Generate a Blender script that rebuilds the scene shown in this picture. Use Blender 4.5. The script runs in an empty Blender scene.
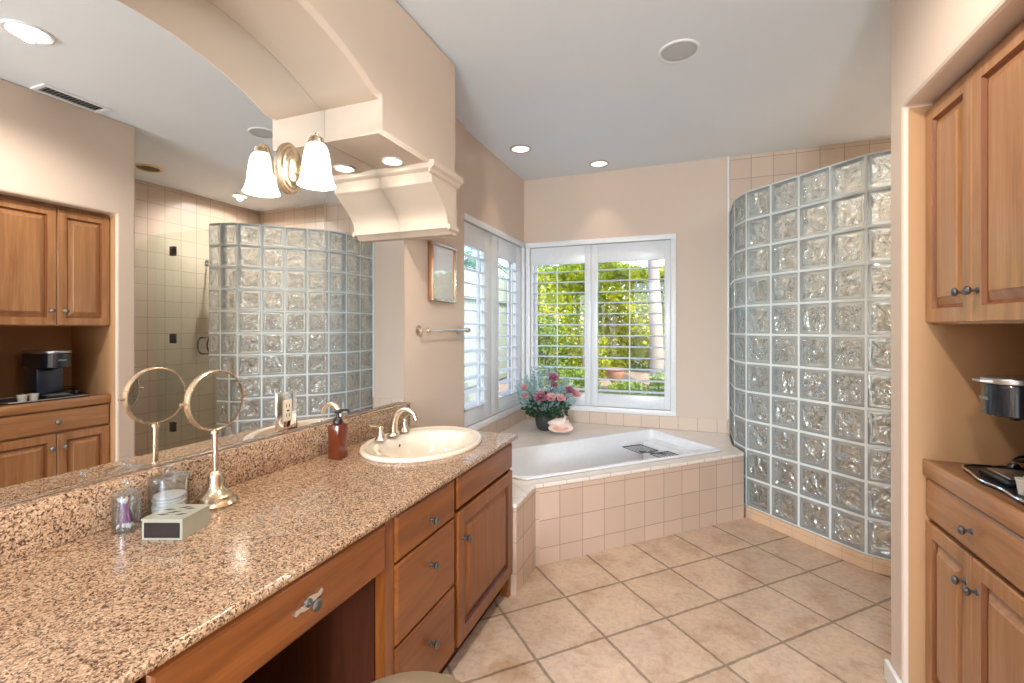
import bpy, bmesh, math, random
from mathutils import Vector, Matrix
random.seed(7)
PI = math.pi
D = bpy.data
COL = bpy.context.scene.collection
scene = bpy.context.scene

# ------------------------------------------------------------------ camera
cd = D.cameras.new('camera'); cam = D.objects.new('camera', cd); COL.objects.link(cam)
cam.location = (0, 0, 1.30); cam.rotation_euler = (PI/2, 0, 0.363)
cd.sensor_width = 36; cd.lens = 471/1024*36; cd.shift_y = -13.5/1024
cd.clip_start = 0.02; cd.clip_end = 200
scene.camera = cam
# ------------------------------------------------------------------ world, sun, exposure
scene.view_settings.view_transform = 'Standard'
scene.view_settings.look = 'None'
scene.view_settings.gamma = 1
scene.view_settings.use_curve_mapping = False
scene.view_settings.exposure = 0.82
w = D.worlds.new('world'); scene.world = w; w.use_nodes = True
wn = w.node_tree; bg = wn.nodes['Background']
sky = wn.nodes.new('ShaderNodeTexSky'); sky.sky_type = 'NISHITA'
sky.sun_disc = False; sky.sun_elevation = math.radians(52); sky.sun_rotation = math.radians(120)
sky.air_density = 1.0; sky.dust_density = 1.5; sky.ozone_density = 1.0
wn.links.new(sky.outputs[0], bg.inputs[0]); bg.inputs[1].default_value = 0.62
sl = D.lights.new('sun', 'SUN'); sl.energy = 3.2; sl.angle = math.radians(1.0); sl.color = (1, .95, .86)
so = D.objects.new('sun', sl); COL.objects.link(so)
so.rotation_euler = Vector((-.45, .50, -.85)).to_track_quat('-Z', 'Y').to_euler()
scene.cycles.max_bounces = 14; scene.cycles.transmission_bounces = 12; scene.cycles.glossy_bounces = 5
scene.cycles.transparent_max_bounces = 24; scene.cycles.diffuse_bounces = 4
scene.cycles.caustics_reflective = False; scene.cycles.caustics_refractive = False
scene.cycles.sample_clamp_indirect = 6.0
scene.cycles.use_denoising = True

# ------------------------------------------------------------------ materials
class NT:
    def __init__(s, name):
        s.m = D.materials.new(name); s.m.use_nodes = True; s.t = s.m.node_tree
        s.n = s.t.nodes; s.b = s.n['Principled BSDF']; s.out = s.n['Material Output']
    def new(s, typ, **kw):
        x = s.n.new(typ)
        for k, v in kw.items(): setattr(x, k, v)
        return x
    def link(s, a, b): s.t.links.new(a, b)
    def set(s, **kw):
        for k, v in kw.items():
            k = k.replace('_', ' ')
            i = s.b.inputs[k]
            i.default_value = (tuple(v) + (1,)) if isinstance(v, (tuple, list)) and len(v) == 3 and i.type == 'RGBA' else v
    def obj(s):
        return s.new('ShaderNodeTexCoord').outputs['Object']
    def ramp(s, src, stops, interp='LINEAR'):
        r = s.new('ShaderNodeValToRGB'); r.color_ramp.interpolation = interp
        e = r.color_ramp.elements
        while len(e) > 1: e.remove(e[-1])
        e[0].position = stops[0][0]; e[0].color = (*stops[0][1], 1)
        for p, c in stops[1:]:
            q = e.new(p); q.color = (*c, 1)
        s.link(src, r.inputs[0]); return r.outputs[0]
    def noise(s, vec, scale, detail=3, rough=.5, dist=0):
        n = s.new('ShaderNodeTexNoise'); n.inputs['Scale'].default_value = scale
        n.inputs['Detail'].default_value = detail; n.inputs['Roughness'].default_value = rough
        n.inputs['Distortion'].default_value = dist
        s.link(vec, n.inputs['Vector']); return n
    def bump(s, h, strength=.2, dist=.01):
        b = s.new('ShaderNodeBump'); b.inputs['Strength'].default_value = strength
        b.inputs['Distance'].default_value = dist
        s.link(h, b.inputs['Height']); s.link(b.outputs[0], s.b.inputs['Normal']); return b
    def mix(s, fac, a, b, mode='MIX'):
        m = s.new('ShaderNodeMix', data_type='RGBA', blend_type=mode)
        if isinstance(fac, (int, float)): m.inputs[0].default_value = fac
        else: s.link(fac, m.inputs[0])
        for v, i in ((a, 6), (b, 7)):
            if isinstance(v, tuple): m.inputs[i].default_value = (*v, 1)
            else: s.link(v, m.inputs[i])
        return m.outputs[2]
    def mapping(s, vec, scale=(1, 1, 1), rot=(0, 0, 0), loc=(0, 0, 0)):
        m = s.new('ShaderNodeMapping'); s.link(vec, m.inputs[0])
        m.inputs['Scale'].default_value = scale; m.inputs['Rotation'].default_value = rot; m.inputs['Location'].default_value = loc
        return m.outputs[0]

def plain(name, col, rough=.5, metal=0, spec=.5, coat=0, **kw):
    t = NT(name); t.set(Base_Color=col, Roughness=rough, Metallic=metal, Coat_Weight=coat); t.b.inputs['Specular IOR Level'].default_value = spec
    for k, v in kw.items(): t.set(**{k: v})
    n = t.noise(t.obj(), 30, 2); c = t.mix(n.outputs[0], tuple(x*.94 for x in col), tuple(min(1, x*1.04) for x in col))
    t.link(c, t.b.inputs['Base Color'])
    return t.m

def paint(name, col, rough=.6):
    t = NT(name); t.set(Roughness=rough); o = t.obj()
    n = t.noise(o, 1.5, 3); t.link(t.mix(n.outputs[0], tuple(x*.97 for x in col), tuple(x*1.03 for x in col)), t.b.inputs['Base Color'])
    n2 = t.noise(o, 160, 2); t.bump(n2.outputs[0], .08, .002); return t.m

def tile(name, a, b, ou, ov, size, c1, c2, grout, mortar=.004, rough=.35, bumpy=.5, mottled=.0, spread=0.0, size2=None):
    t = NT(name); o = t.obj()
    def dot(v, off):
        d = t.new('ShaderNodeVectorMath', operation='DOT_PRODUCT'); t.link(o, d.inputs[0]); d.inputs[1].default_value = v
        m = t.new('ShaderNodeMath', operation='ADD'); t.link(d.outputs['Value'], m.inputs[0]); m.inputs[1].default_value = off + size*200
        return m.outputs[0]
    c = t.new('ShaderNodeCombineXYZ'); t.link(dot(a, ou), c.inputs[0]); t.link(dot(b, ov), c.inputs[1])
    vec = c.outputs[0]
    if spread:
        n0 = t.noise(o, 18, 2); s0 = t.new('ShaderNodeVectorMath', operation='SCALE'); s0.inputs['Scale'].default_value = spread
        sb = t.new('ShaderNodeVectorMath', operation='SUBTRACT'); t.link(n0.outputs['Color'], sb.inputs[0]); sb.inputs[1].default_value = (.5, .5, .5)
        t.link(sb.outputs[0], s0.inputs[0]); ad = t.new('ShaderNodeVectorMath', operation='ADD'); t.link(vec, ad.inputs[0]); t.link(s0.outputs[0], ad.inputs[1]); vec = ad.outputs[0]
    br = t.new('ShaderNodeTexBrick'); br.offset = 0; br.squash = 1
    t.link(vec, br.inputs['Vector'])
    br.inputs['Scale'].default_value = 1; br.inputs['Brick Width'].default_value = size; br.inputs['Row Height'].default_value = size2 or size
    br.inputs['Mortar Size'].default_value = mortar; br.inputs['Mortar Smooth'].default_value = .3
    br.inputs['Color1'].default_value = (*c1, 1); br.inputs['Color2'].default_value = (*c2, 1); br.inputs['Mortar'].default_value = (*grout, 1)
    col = br.outputs['Color']
    if mottled:
        n = t.noise(o, 5.5, 6, .62, .4)
        r = t.ramp(n.outputs[0], [(.32, (.80, .68, .58)), (.5, (1, 1, 1)), (.68, (1.12, 1.10, 1.06))])
        col2 = t.mix(mottled, col, r, 'MULTIPLY')
        n3 = t.noise(o, 40, 5, .7); r3 = t.ramp(n3.outputs[0], [(.38, (.82, .76, .70)), (.55, (1, 1, 1))])
        col = t.mix(mottled*.8, col2, r3, 'MULTIPLY')
    t.link(col, t.b.inputs['Base Color'])
    inv = t.new('ShaderNodeMath', operation='SUBTRACT'); inv.inputs[0].default_value = 1; t.link(br.outputs['Fac'], inv.inputs[1])
    t.bump(inv.outputs[0], bumpy, .004)
    rr = t.new('ShaderNodeMapRange'); t.link(br.outputs['Fac'], rr.inputs[0]); rr.inputs[3].default_value = rough; rr.inputs[4].default_value = .8
    t.link(rr.outputs[0], t.b.inputs['Roughness']); return t.m

def wood(name, dark, mid, light, axis=2, rough=.3, coat=.25):
    t = NT(name); o = t.obj(); sc = [14, 14, 14]; sc[axis] = 1.1
    v = t.mapping(o, tuple(sc)); n = t.noise(v, 1.6, 6, .6, .8)
    c = t.ramp(n.outputs[0], [(.25, dark), (.5, mid), (.75, light)])
    sc2 = [150, 150, 150]; sc2[axis] = 6
    n2 = t.noise(t.mapping(o, tuple(sc2)), 1, 3)
    r = t.ramp(n2.outputs[0], [(.35, (.86, .82, .78)), (.6, (1, 1, 1))])
    t.link(t.mix(.7, c, r, 'MULTIPLY'), t.b.inputs['Base Color'])
    t.set(Roughness=rough, Coat_Weight=coat, Coat_Roughness=.12); t.bump(n2.outputs[0], .05, .001); return t.m

def granite():
    t = NT('granite'); o = t.obj()
    n = t.noise(o, 90, 3, .5); sb = t.new('ShaderNodeVectorMath', operation='SCALE'); sb.inputs['Scale'].default_value = .014
    t.link(n.outputs['Color'], sb.inputs[0]); ad = t.new('ShaderNodeVectorMath', operation='ADD'); t.link(o, ad.inputs[0]); t.link(sb.outputs[0], ad.inputs[1])
    v1 = t.new('ShaderNodeTexVoronoi'); v1.inputs['Scale'].default_value = 270; t.link(ad.outputs[0], v1.inputs['Vector'])
    sx = t.new('ShaderNodeSeparateColor'); t.link(v1.outputs['Color'], sx.inputs[0])
    c = t.ramp(sx.outputs[0], [(0, (.09, .055, .038)), (.13, (.20, .12, .075)), (.28, (.38, .245, .155)), (.46, (.54, .36, .23)), (.72, (.65, .455, .295)), (.90, (.44, .29, .185))], 'CONSTANT')
    n2 = t.noise(o, 260, 3, .6); r = t.ramp(n2.outputs[0], [(.36, (.45, .38, .33)), (.52, (1, 1, 1))])
    n3 = t.noise(o, 26, 3, .5); r3 = t.ramp(n3.outputs[0], [(.35, (.86, .80, .76)), (.6, (1.0, 1.0, 1.0))])
    c = t.mix(.75, c, r, 'MULTIPLY'); c = t.mix(.8, c, r3, 'MULTIPLY')
    t.link(c, t.b.inputs['Base Color']); t.set(Roughness=.13); t.b.inputs['Specular IOR Level'].default_value = .55
    return t.m

def emit(name, col, s):
    t = NT(name); t.set(Base_Color=col, Emission_Color=col, Emission_Strength=s, Roughness=.4); return t.m

def metal(name, col, rough=.25):
    t = NT(name); t.set(Base_Color=col, Metallic=1.0, Roughness=rough)
    n = t.noise(t.obj(), 90, 2); mr = t.new('ShaderNodeMapRange'); t.link(n.outputs[0], mr.inputs[0]); mr.inputs[3].default_value = rough*.8; mr.inputs[4].default_value = rough*1.25
    t.link(mr.outputs[0], t.b.inputs['Roughness']); return t.m

def leaf(name, c1, c2, scale=9, trans=.35):
    t = NT(name); o = t.obj(); n = t.noise(o, scale, 4, .7)
    c = t.ramp(n.outputs[0], [(.3, c1), (.7, c2)]); t.link(c, t.b.inputs['Base Color']); t.set(Roughness=.5)
    tr = t.new('ShaderNodeBsdfTranslucent'); t.link(c, tr.inputs[0]); mx = t.new('ShaderNodeMixShader'); mx.inputs[0].default_value = trans
    t.link(t.b.outputs[0], mx.inputs[1]); t.link(tr.outputs[0], mx.inputs[2]); t.link(mx.outputs[0], t.out.inputs[0]); return t.m

def thin_glass(name, tint=(1, 1, 1), refl=.08):
    t = NT(name); tr = t.new('ShaderNodeBsdfTransparent'); tr.inputs[0].default_value = (*tint, 1)
    gl = t.new('ShaderNodeBsdfGlossy'); gl.inputs['Roughness'].default_value = .02
    lw = t.new('ShaderNodeLayerWeight'); pw = t.new('ShaderNodeMath', operation='POWER'); t.link(lw.outputs['Facing'], pw.inputs[0]); pw.inputs[1].default_value = 4
    ma = t.new('ShaderNodeMath', operation='MULTIPLY_ADD'); t.link(pw.outputs[0], ma.inputs[0]); ma.inputs[1].default_value = .6; ma.inputs[2].default_value = refl*.5
    mx = t.new('ShaderNodeMixShader'); t.link(ma.outputs[0], mx.inputs[0]); t.link(tr.outputs[0], mx.inputs[1]); t.link(gl.outputs[0], mx.inputs[2])
    t.link(mx.outputs[0], t.out.inputs[0]); return t.m

def glass_block(name='glass_block', haze_f=.06, gloss=.32, bd=.06):
    t = NT(name); o = t.obj()
    n = t.noise(o, 9, 1, .4, 2.2); n2 = t.noise(o, 24, 1, .4, 1.0)
    m = t.new('ShaderNodeMath', operation='MULTIPLY_ADD'); t.link(n2.outputs[0], m.inputs[0]); m.inputs[1].default_value = .22; t.link(n.outputs[0], m.inputs[2])
    bp = t.new('ShaderNodeBump'); bp.inputs['Strength'].default_value = .9; bp.inputs['Distance'].default_value = bd; t.link(m.outputs[0], bp.inputs['Height'])
    tr = t.new('ShaderNodeBsdfTransparent'); tr.inputs[0].default_value = (.94, .985, .97, 1)
    rf = t.new('ShaderNodeBsdfRefraction'); rf.inputs['Color'].default_value = (.95, .99, .98, 1); rf.inputs['Roughness'].default_value = .03; rf.inputs['IOR'].default_value = 1.4; t.link(bp.outputs[0], rf.inputs['Normal'])
    gl = t.new('ShaderNodeBsdfGlossy'); gl.inputs['Roughness'].default_value = .06; gl.inputs['Color'].default_value = (.95, 1, 1, 1); t.link(bp.outputs[0], gl.inputs['Normal'])
    df = t.new('ShaderNodeBsdfDiffuse'); df.inputs[0].default_value = (.90, .97, 1.0, 1); tl = t.new('ShaderNodeBsdfTranslucent'); tl.inputs[0].default_value = (.90, .97, 1.0, 1)
    def mx(f, a, b):
        q = t.new('ShaderNodeMixShader'); q.inputs[0].default_value = f; t.link(a, q.inputs[1]); t.link(b, q.inputs[2]); return q.outputs[0]
    base = mx(.5, tr.outputs[0], rf.outputs[0]); haze = mx(.5, df.outputs[0], tl.outputs[0])
    base = mx(haze_f, base, haze); t.link(mx(gloss, base, gl.outputs[0]), t.out.inputs[0]); return t.m

M = {}
M['wall'] = paint('beige_paint', (.68, .55, .45))
M['ceil'] = paint('ceiling_paint', (.77, .83, .89))
M['soffit'] = paint('arch_paint', (.69, .57, .465))
M['white'] = plain('white_paint', (.86, .88, .90), .35)
M['shutter'] = plain('shutter_paint', (.80, .83, .86), .3)
M['base'] = plain('baseboard_paint', (.82, .80, .78), .4)
S2 = math.sqrt(.5)
M['floor'] = tile('floor_tile', (S2, S2, 0), (-S2, S2, 0), -1.170, -1.971, .326, (.66, .50, .375), (.58, .43, .31), (.33, .25, .175), .0075, .28, .4, 1.0, .009)
pk1, pk2, gr = (.62, .46, .355), (.56, .41, .315), (.36, .265, .20)
M['tub_front'] = tile('tub_tile_front', (S2, S2, 0), (0, 0, 1), -1.263, -.046, .1485, pk1, pk2, gr, .0025, .3, .4, size2=.151)
M['tub_side'] = tile('tub_tile_side', (0, 1, 0), (0, 0, 1), -2.458, -.059, .1485, pk1, pk2, gr, .0025, .3, .4, size2=.151)
M['deck_tile'] = tile('deck_tile', (S2, S2, 0), (-S2, S2, 0), -1.308, -2.291, .1485, (.84, .76, .68), (.80, .72, .64), (.50, .41, .34), .0028, .25, .3)
M['splash_x'] = tile('splash_tile_x', (1, 0, 0), (0, 0, 1), .1, -.445, .150, (.72, .58, .47), (.68, .54, .43), gr, .002, .3, .3)
M['splash_y'] = tile('splash_tile_y', (0, 1, 0), (0, 0, 1), .02, -.445, .150, (.72, .58, .47), (.68, .54, .43), gr, .002, .3, .3)
sh1, sh2 = (.66, .53, .42), (.62, .49, .385)
M['sh_x'] = tile('shower_tile_x', (1, 0, 0), (0, 0, 1), .02, .01, .157, sh1, sh2, (.40, .31, .24), .003, .3, .4)
M['sh_y'] = tile('shower_tile_y', (0, 1, 0), (0, 0, 1), .02, .01, .157, sh1, sh2, (.40, .31, .24), .003, .3, .4)
M['kerb'] = tile('kerb_tile', (S2, -S2, 0), (0, 0, 1), 0, .1, .150, (.74, .52, .34), (.70, .48, .31), (.55, .40, .28), .002, .35, .3)
M['granite'] = granite()
M['niche'] = paint('tan_niche', (.47, .262, .125))  # tan tone of the thin niche lining
M['cherry'] = wood('cherry_wood_vertical', (.135, .036, .007), (.215, .064, .012), (.30, .098, .020), 2)
M['cherry_h'] = wood('cherry_wood_horizontal', (.135, .036, .007), (.215, .064, .012), (.30, .098, .020), 1)
M['cherry_dark_shade'] = wood('cherry_wood_dark_shade', (.045, .013, .006), (.065, .018, .008), (.085, .024, .010), 2, .5, 0)  # dark wood; the shade of the knee space is painted into this colour
M['cherry_dark_shade'].node_tree.nodes['Principled BSDF'].inputs['Specular IOR Level'].default_value = .12
M['maple'] = wood('oiled_wood_vertical', (.26, .115, .042), (.38, .18, .075), (.48, .25, .115), 2)
M['maple_h'] = wood('oiled_wood_horizontal', (.26, .115, .042), (.38, .18, .075), (.48, .25, .115), 1)
M['maple_top'] = wood('oiled_wood_top', (.14, .060, .025), (.21, .095, .042), (.28, .13, .06), 1)
M['groove_shade_c'] = wood('cherry_groove_shade_stain', (.07, .016, .005), (.11, .026, .008), (.15, .04, .012), 2)  # darkened groove faces: shade painted into the colour, partly stain
M['groove_shade_m'] = wood('brown_groove_shade_stain', (.17, .055, .014), (.23, .08, .024), (.29, .11, .036), 2, .5, 0)  # same for the niche doors: painted groove shade with some stain
M['pewter'] = metal('pewter', (.20, .21, .22), .32)
M['brass'] = metal('antique_brass', (.62, .50, .36), .25)
M['nickel'] = metal('satin_nickel_gold', (.72, .62, .50), .25)
M['gold'] = metal('gold', (.70, .50, .16), .3)
M['copper'] = metal('copper', (.55, .32, .20), .35)
M['chrome'] = metal('chrome', (.75, .76, .78), .08)
M['mirror'] = metal('mirror_silver', (.93, .94, .94), .0)
for n in ('mirror',):
    nt = M[n].node_tree
    for l in list(nt.links):
        if l.to_socket.name == 'Roughness': nt.links.remove(l)
    nt.nodes['Principled BSDF'].inputs['Roughness'].default_value = 0.0
M['dark_chrome'] = metal('dark_chrome', (.12, .12, .13), .2)
M['porcelain'] = plain('biscuit_porcelain', (.83, .72, .59), .12, spec=.6, coat=.5)
M['tub_white'] = plain('white_acrylic', (.86, .87, .89), .15, spec=.5, coat=.4)
M['clear'] = thin_glass('clear_glass')
M['acrylic'] = thin_glass('clear_acrylic', (.90, .92, .93), .30)
M['door_glass'] = thin_glass('door_glass', (.90, .96, .94))
M['green_edge'] = plain('green_glass_edge', (.10, .32, .27), .15)
M['block'] = glass_block(); M['block_edge'] = glass_block('glass_block_edge', .42, .14, .006)
M['mortar'] = plain('white_mortar', (.78, .83, .82), .6)
M['lamp'] = emit('lamp_lens', (1, .86, .66), 9)
M['lamp_dim'] = emit('lamp_lens_soft', (1, .80, .56), 1.5)
M['shade'] = emit('frosted_shade', (1, .90, .76), 3.2)
M['black'] = plain('black_plastic', (.012, .012, .014), .3)
M['navy'] = plain('navy_plastic', (.006, .022, .055), .25, coat=.5)
M['ink'] = plain('blue_black_plastic', (.004, .009, .020), .2, coat=.6)
M['steel'] = metal('brushed_steel', (.55, .55, .56), .3)
M['cup'] = plain('white_cup', (.80, .77, .70), .5)
M['grille'] = plain('grille_grey', (.52, .55, .57), .7)
M['vent_dark'] = plain('vent_dark', (.05, .05, .05), .7)
M['outlet'] = plain('ivory_plastic', (.72, .64, .50), .4)
M['amber'] = plain('amber_glass', (.13, .024, .007), .08, coat=.6)
M['cotton'] = plain('cotton', (.85, .83, .80), .9)
M['purple'] = plain('purple_stick', (.35, .12, .40), .5)
M['box_side'] = plain('box_silver_paper', (.42, .42, .34), .35, .3)
M['box_dark'] = plain('box_dark_panel', (.018, .012, .009), .3)
M['pink'] = leaf('pink_petals', (.66, .27, .31), (.84, .52, .53), 60, .15)
M['plum'] = leaf('plum_petals', (.24, .07, .13), (.50, .20, .28), 60, .1)
M['darkleaf'] = leaf('dark_leaves', (.012, .045, .022), (.05, .13, .055), 40, .15)
M['eucalyptus'] = leaf('eucalyptus_leaves', (.26, .42, .42), (.52, .68, .66), 40, .2)
M['vase'] = plain('dark_woven_vase', (.075, .085, .075), .5)
M['shell'] = plain('shell_cream', (.82, .68, .58), .3)
M['shell_pink'] = plain('shell_pink', (.80, .36, .28), .25)
M['stool'] = plain('taupe_fabric', (.25, .18, .115), .85)
M['hedge'] = leaf('hedge_leaves', (.16, .26, .008), (.80, .78, .04), 5, .45)
M['bush'] = leaf('bush_leaves', (.07, .17, .02), (.40, .48, .08), 5, .4)
M['crown'] = leaf('crown_leaves', (.03, .09, .02), (.14, .26, .05), 5, .3)
M['palm'] = leaf('palm_leaves', (.05, .17, .08), (.25, .42, .20), 5, .3)
M['bark'] = plain('pale_bark', (.30, .25, .21), .9)
M['ground'] = plain('garden_soil', (.30, .22, .16), .95)
M['fence'] = plain('pale_fence', (.40, .45, .38), .7)
M['terracotta'] = plain('terracotta', (.52, .26, .17), .8)

# ------------------------------------------------------------------ helpers
def thing(name, label, cat, loc, group=None, rotz=0):
    o = D.objects.new(name, None); COL.objects.link(o); o.location = loc; o.rotation_euler = (0, 0, rotz)
    o.empty_display_size = .05
    o['label'] = label; o['category'] = cat
    if group: o['group'] = group
    return o
def root_of(o):
    while o.parent: o = o.parent
    return o
def obj(name, bm, mat, parent=None, smooth=True, bevel=None, label=None, local=False, recalc=True):
    """bm in world coordinates (unless local); linked as one mesh object"""
    if recalc: bmesh.ops.recalc_face_normals(bm, faces=bm.faces)
    if parent is not None and not local:
        r = root_of(parent)
        if r.type == 'EMPTY':
            mw = Matrix.Translation(r.location) @ r.rotation_euler.to_matrix().to_4x4()
            bm.transform(mw.inverted())
    me = D.meshes.new(name); bm.to_mesh(me); bm.free()
    if smooth:
        for p in me.polygons: p.use_smooth = True
        try: me.set_sharp_from_angle(angle=math.radians(35))
        except Exception: pass
    me.materials.append(mat)
    o = D.objects.new(name, me); COL.objects.link(o)
    if parent is not None: o.parent = parent
    if bevel:
        b = o.modifiers.new('bevel', 'BEVEL'); b.width = bevel; b.segments = 2; b.limit_method = 'ANGLE'; b.angle_limit = math.radians(40)
    if label: o['label'] = label
    return o
def tag(o, label, cat, group=None, kind=None):
    o['label'] = label; o['category'] = cat
    if group: o['group'] = group
    if kind: o['kind'] = kind
    return o
def solo(name, bm, mat, label, cat, group=None, **kw):
    """a thing that is one mesh, origin at its base"""
    xs = [v.co for v in bm.verts]
    c = Vector((sum(v.x for v in xs)/len(xs), sum(v.y for v in xs)/len(xs), min(v.z for v in xs)))
    bm.transform(Matrix.Translation(-c)); o = obj(name, bm, mat, **kw); o.location = c
    return tag(o, label, cat, group)
def struct(name, bm, mat, parent=None, **kw):
    o = obj(name, bm, mat, parent, **kw)
    if parent is None: o['kind'] = 'structure'
    return o
def NB(): return bmesh.new()
def box(bm, x0, x1, y0, y1, z0, z1, bev=0):
    m = Matrix.Translation(((x0+x1)/2, (y0+y1)/2, (z0+z1)/2)) @ Matrix.Diagonal((abs(x1-x0), abs(y1-y0), abs(z1-z0), 1))
    r = bmesh.ops.create_cube(bm, size=1, matrix=m)
    if bev:
        es = list({e for v in r['verts'] for e in v.link_edges})
        bmesh.ops.bevel(bm, geom=es, offset=bev, segments=2, affect='EDGES', profile=.5)
    return bm
def B(*a, bev=0): return box(NB(), *a, bev=bev)
def prism(bm, pts, lo, hi, axis='z'):
    """polygon pts (2D) extruded along axis. x: pts=(y,z); y: pts=(x,z); z: pts=(x,y)"""
    def mk(p, h):
        return {'x': (h, p[0], p[1]), 'y': (p[0], h, p[1]), 'z': (p[0], p[1], h)}[axis]
    a = [bm.verts.new(mk(p, lo)) for p in pts]; b = [bm.verts.new(mk(p, hi)) for p in pts]
    n = len(pts); bm.faces.new(a); bm.faces.new(list(reversed(b)))
    for i in range(n): bm.faces.new((a[i], b[i], b[(i+1) % n], a[(i+1) % n]))
    return bm
def strips(bm, low, high, x0, x1):
    """solid between the lines low and high, lists of (y,z) with the same non-falling y, extruded from x0 to x1"""
    A = [[bm.verts.new((x, *p)) for p in ln] for x in (x0, x1) for ln in (low, high)]
    n = len(low)
    for i in range(n-1):
        if low[i+1][0]-low[i][0] > 1e-6:
            bm.faces.new((A[0][i], A[0][i+1], A[1][i+1], A[1][i])); bm.faces.new((A[2][i], A[2][i+1], A[3][i+1], A[3][i]))
            bm.faces.new((A[1][i], A[1][i+1], A[3][i+1], A[3][i]))
        bm.faces.new((A[0][i], A[0][i+1], A[2][i+1], A[2][i]))
    for i in (0, n-1): bm.faces.new((A[0][i], A[1][i], A[3][i], A[2][i]))
    bmesh.ops.remove_doubles(bm, verts=bm.verts, dist=1e-6)
    return bm
AX = {'z': Matrix.Identity(4), 'x': Matrix.Rotation(PI/2, 4, 'Y'), '-x': Matrix.Rotation(-PI/2, 4, 'Y'), 'y': Matrix.Rotation(-PI/2, 4, 'X'), '-y': Matrix.Rotation(PI/2, 4, 'X'), '-z': Matrix.Rotation(PI, 4, 'X')}
def lathe(bm, prof, c=(0, 0, 0), axis='z', seg=28, sx=1, sy=1, mat=None):
    mw = mat if mat is not None else Matrix.Translation(c) @ AX[axis]
    rings = []
    for r, z in prof:
        if r < 1e-6: rings.append([bm.verts.new(mw @ Vector((0, 0, z)))])
        else: rings.append([bm.verts.new(mw @ Vector((r*sx*math.cos(2*PI*i/seg), r*sy*math.sin(2*PI*i/seg), z))) for i in range(seg)])
    for a, b in zip(rings, rings[1:]):
        for i in range(seg):
            j = (i+1) % seg
            q = [a[i % len(a)], a[j % len(a)], b[j % len(b)], b[i % len(b)]]
            u = []
            for v in q:
                if v not in u: u.append(v)
            if len(u) > 2: bm.faces.new(u)
    return bm
def tube(bm, pts, rad, seg=10, closed=False):
    pts = [Vector(p) for p in pts]; n = len(pts)
    if not hasattr(rad, '__len__'): rad = [rad]*n
    rings = []; up = None
    for i, p in enumerate(pts):
        a = pts[(i-1) % n] if (closed or i > 0) else p; b = pts[(i+1) % n] if (closed or i < n-1) else p
        t = (b-a).normalized()
        if up is None: up = t.orthogonal().normalized()
        up = (up - t*up.dot(t)).normalized(); s = t.cross(up)
        rings.append([bm.verts.new(p + (up*math.cos(2*PI*k/seg) + s*math.sin(2*PI*k/seg))*rad[i]) for k in range(seg)])
    m = n if closed else n-1
    for i in range(m):
        A, C = rings[i], rings[(i+1) % n]
        for k in range(seg): bm.faces.new((A[k], A[(k+1) % seg], C[(k+1) % seg], C[k]))
    if not closed: bm.faces.new(rings[0]); bm.faces.new(list(reversed(rings[-1])))
    return bm
def T(pts, rad, **kw): return tube(NB(), pts, rad, **kw)
def L(prof, c, axis='z', **kw): return lathe(NB(), prof, c, axis, **kw)
def smoothpath(ctrl, n=8):
    P = [Vector(p) for p in ctrl]; P = [2*P[0]-P[1]] + P + [2*P[-1]-P[-2]]; out = []
    for i in range(1, len(P)-2):
        for k in range(n):
            t = k/n; a, b, c, d = P[i-1:i+3]
            out.append(.5*((2*b) + (c-a)*t + (2*a-5*b+4*c-d)*t*t + (3*b-a-3*c+d)*t**3))
    out.append(P[-2]); return out
def nested(bm, w0, w1, h0, h1, levels, place):
    """rectangle loops with insets and heights; place(a,b,h)->xyz"""
    loops = []
    for ins, h in levels:
        loops.append([bm.verts.new(place(a, b, h)) for a, b in ((w0+ins, h0+ins), (w1-ins, h0+ins), (w1-ins, h1-ins), (w0+ins, h1-ins))])
    bm.faces.new(loops[0])
    for p, q in zip(loops, loops[1:]):
        for i in range(4): bm.faces.new((p[i], p[(i+1) % 4], q[(i+1) % 4], q[i]))
    bm.faces.new(loops[-1]); return bm
KNOB = [(0, 0), (.009, 0), (.009, .003), (.0045, .006), (.0045, .014), (.009, .017), (.0125, .021), (.0135, .025), (.0105, .029), (.005, .0315), (0, .032)]
def knob(parent, c, axis, name='knob'):
    bm = L(KNOB, c, axis, seg=16)
    return obj(name, bm, M['pewter'], parent, label='ornate dark pewter knob')
def raised_door(parent, y0, y1, z0, z1, x, s, mat, th=.02, fr=.055, name='door', label=None):
    lv = [(0, 0), (0, th-.003), (.003, th), (fr, th), (fr+.005, th-.011), (fr+.012, th-.012), (fr+.034, th-.002), (fr+.037, th+.001)]
    bm = nested(NB(), y0, y1, z0, z1, lv, lambda a, b, h: (x+s*h, a, b))
    bm.faces.ensure_lookup_table()
    o = obj(name, bm, mat, parent, smooth=False, label=label); o.data.materials.append(M['groove_shade_c' if s > 0 else 'groove_shade_m'])
    for i, p in enumerate(o.data.polygons):
        if 1+4*3 <= i < 1+4*5: p.material_index = 1  # groove faces get the painted shade and stain
    return o
def slab_front(parent, y0, y1, z0, z1, x, s, mat, th=.02, name='drawer', label=None):
    lv = [(0, 0), (0, th-.008), (.004, th-.003), (.009, th)]
    bm = nested(NB(), y0, y1, z0, z1, lv, lambda a, b, h: (x+s*h, a, b))
    return obj(name, bm, mat, parent, smooth=False, label=label)

XM = -1.449      # mirror plane
XW = -1.475      # wall with the left window
YB = 4.20        # back wall
ZC = 2.69
YN = -1.6        # behind the camera
XS = 1.94        # shower side wall
XR = .685        # face of the right wall

# ------------------------------------------------------------------ room shell
bm = B(-1.65, 2.1, YN-.2, 4.4, -.1, 0); struct('floor', bm, M['floor'], smooth=False)
bm = B(-1.65, 2.1, YN-.2, 4.4, ZC, ZC+.12); struct('ceiling', bm, M['ceil'], smooth=False)
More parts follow.
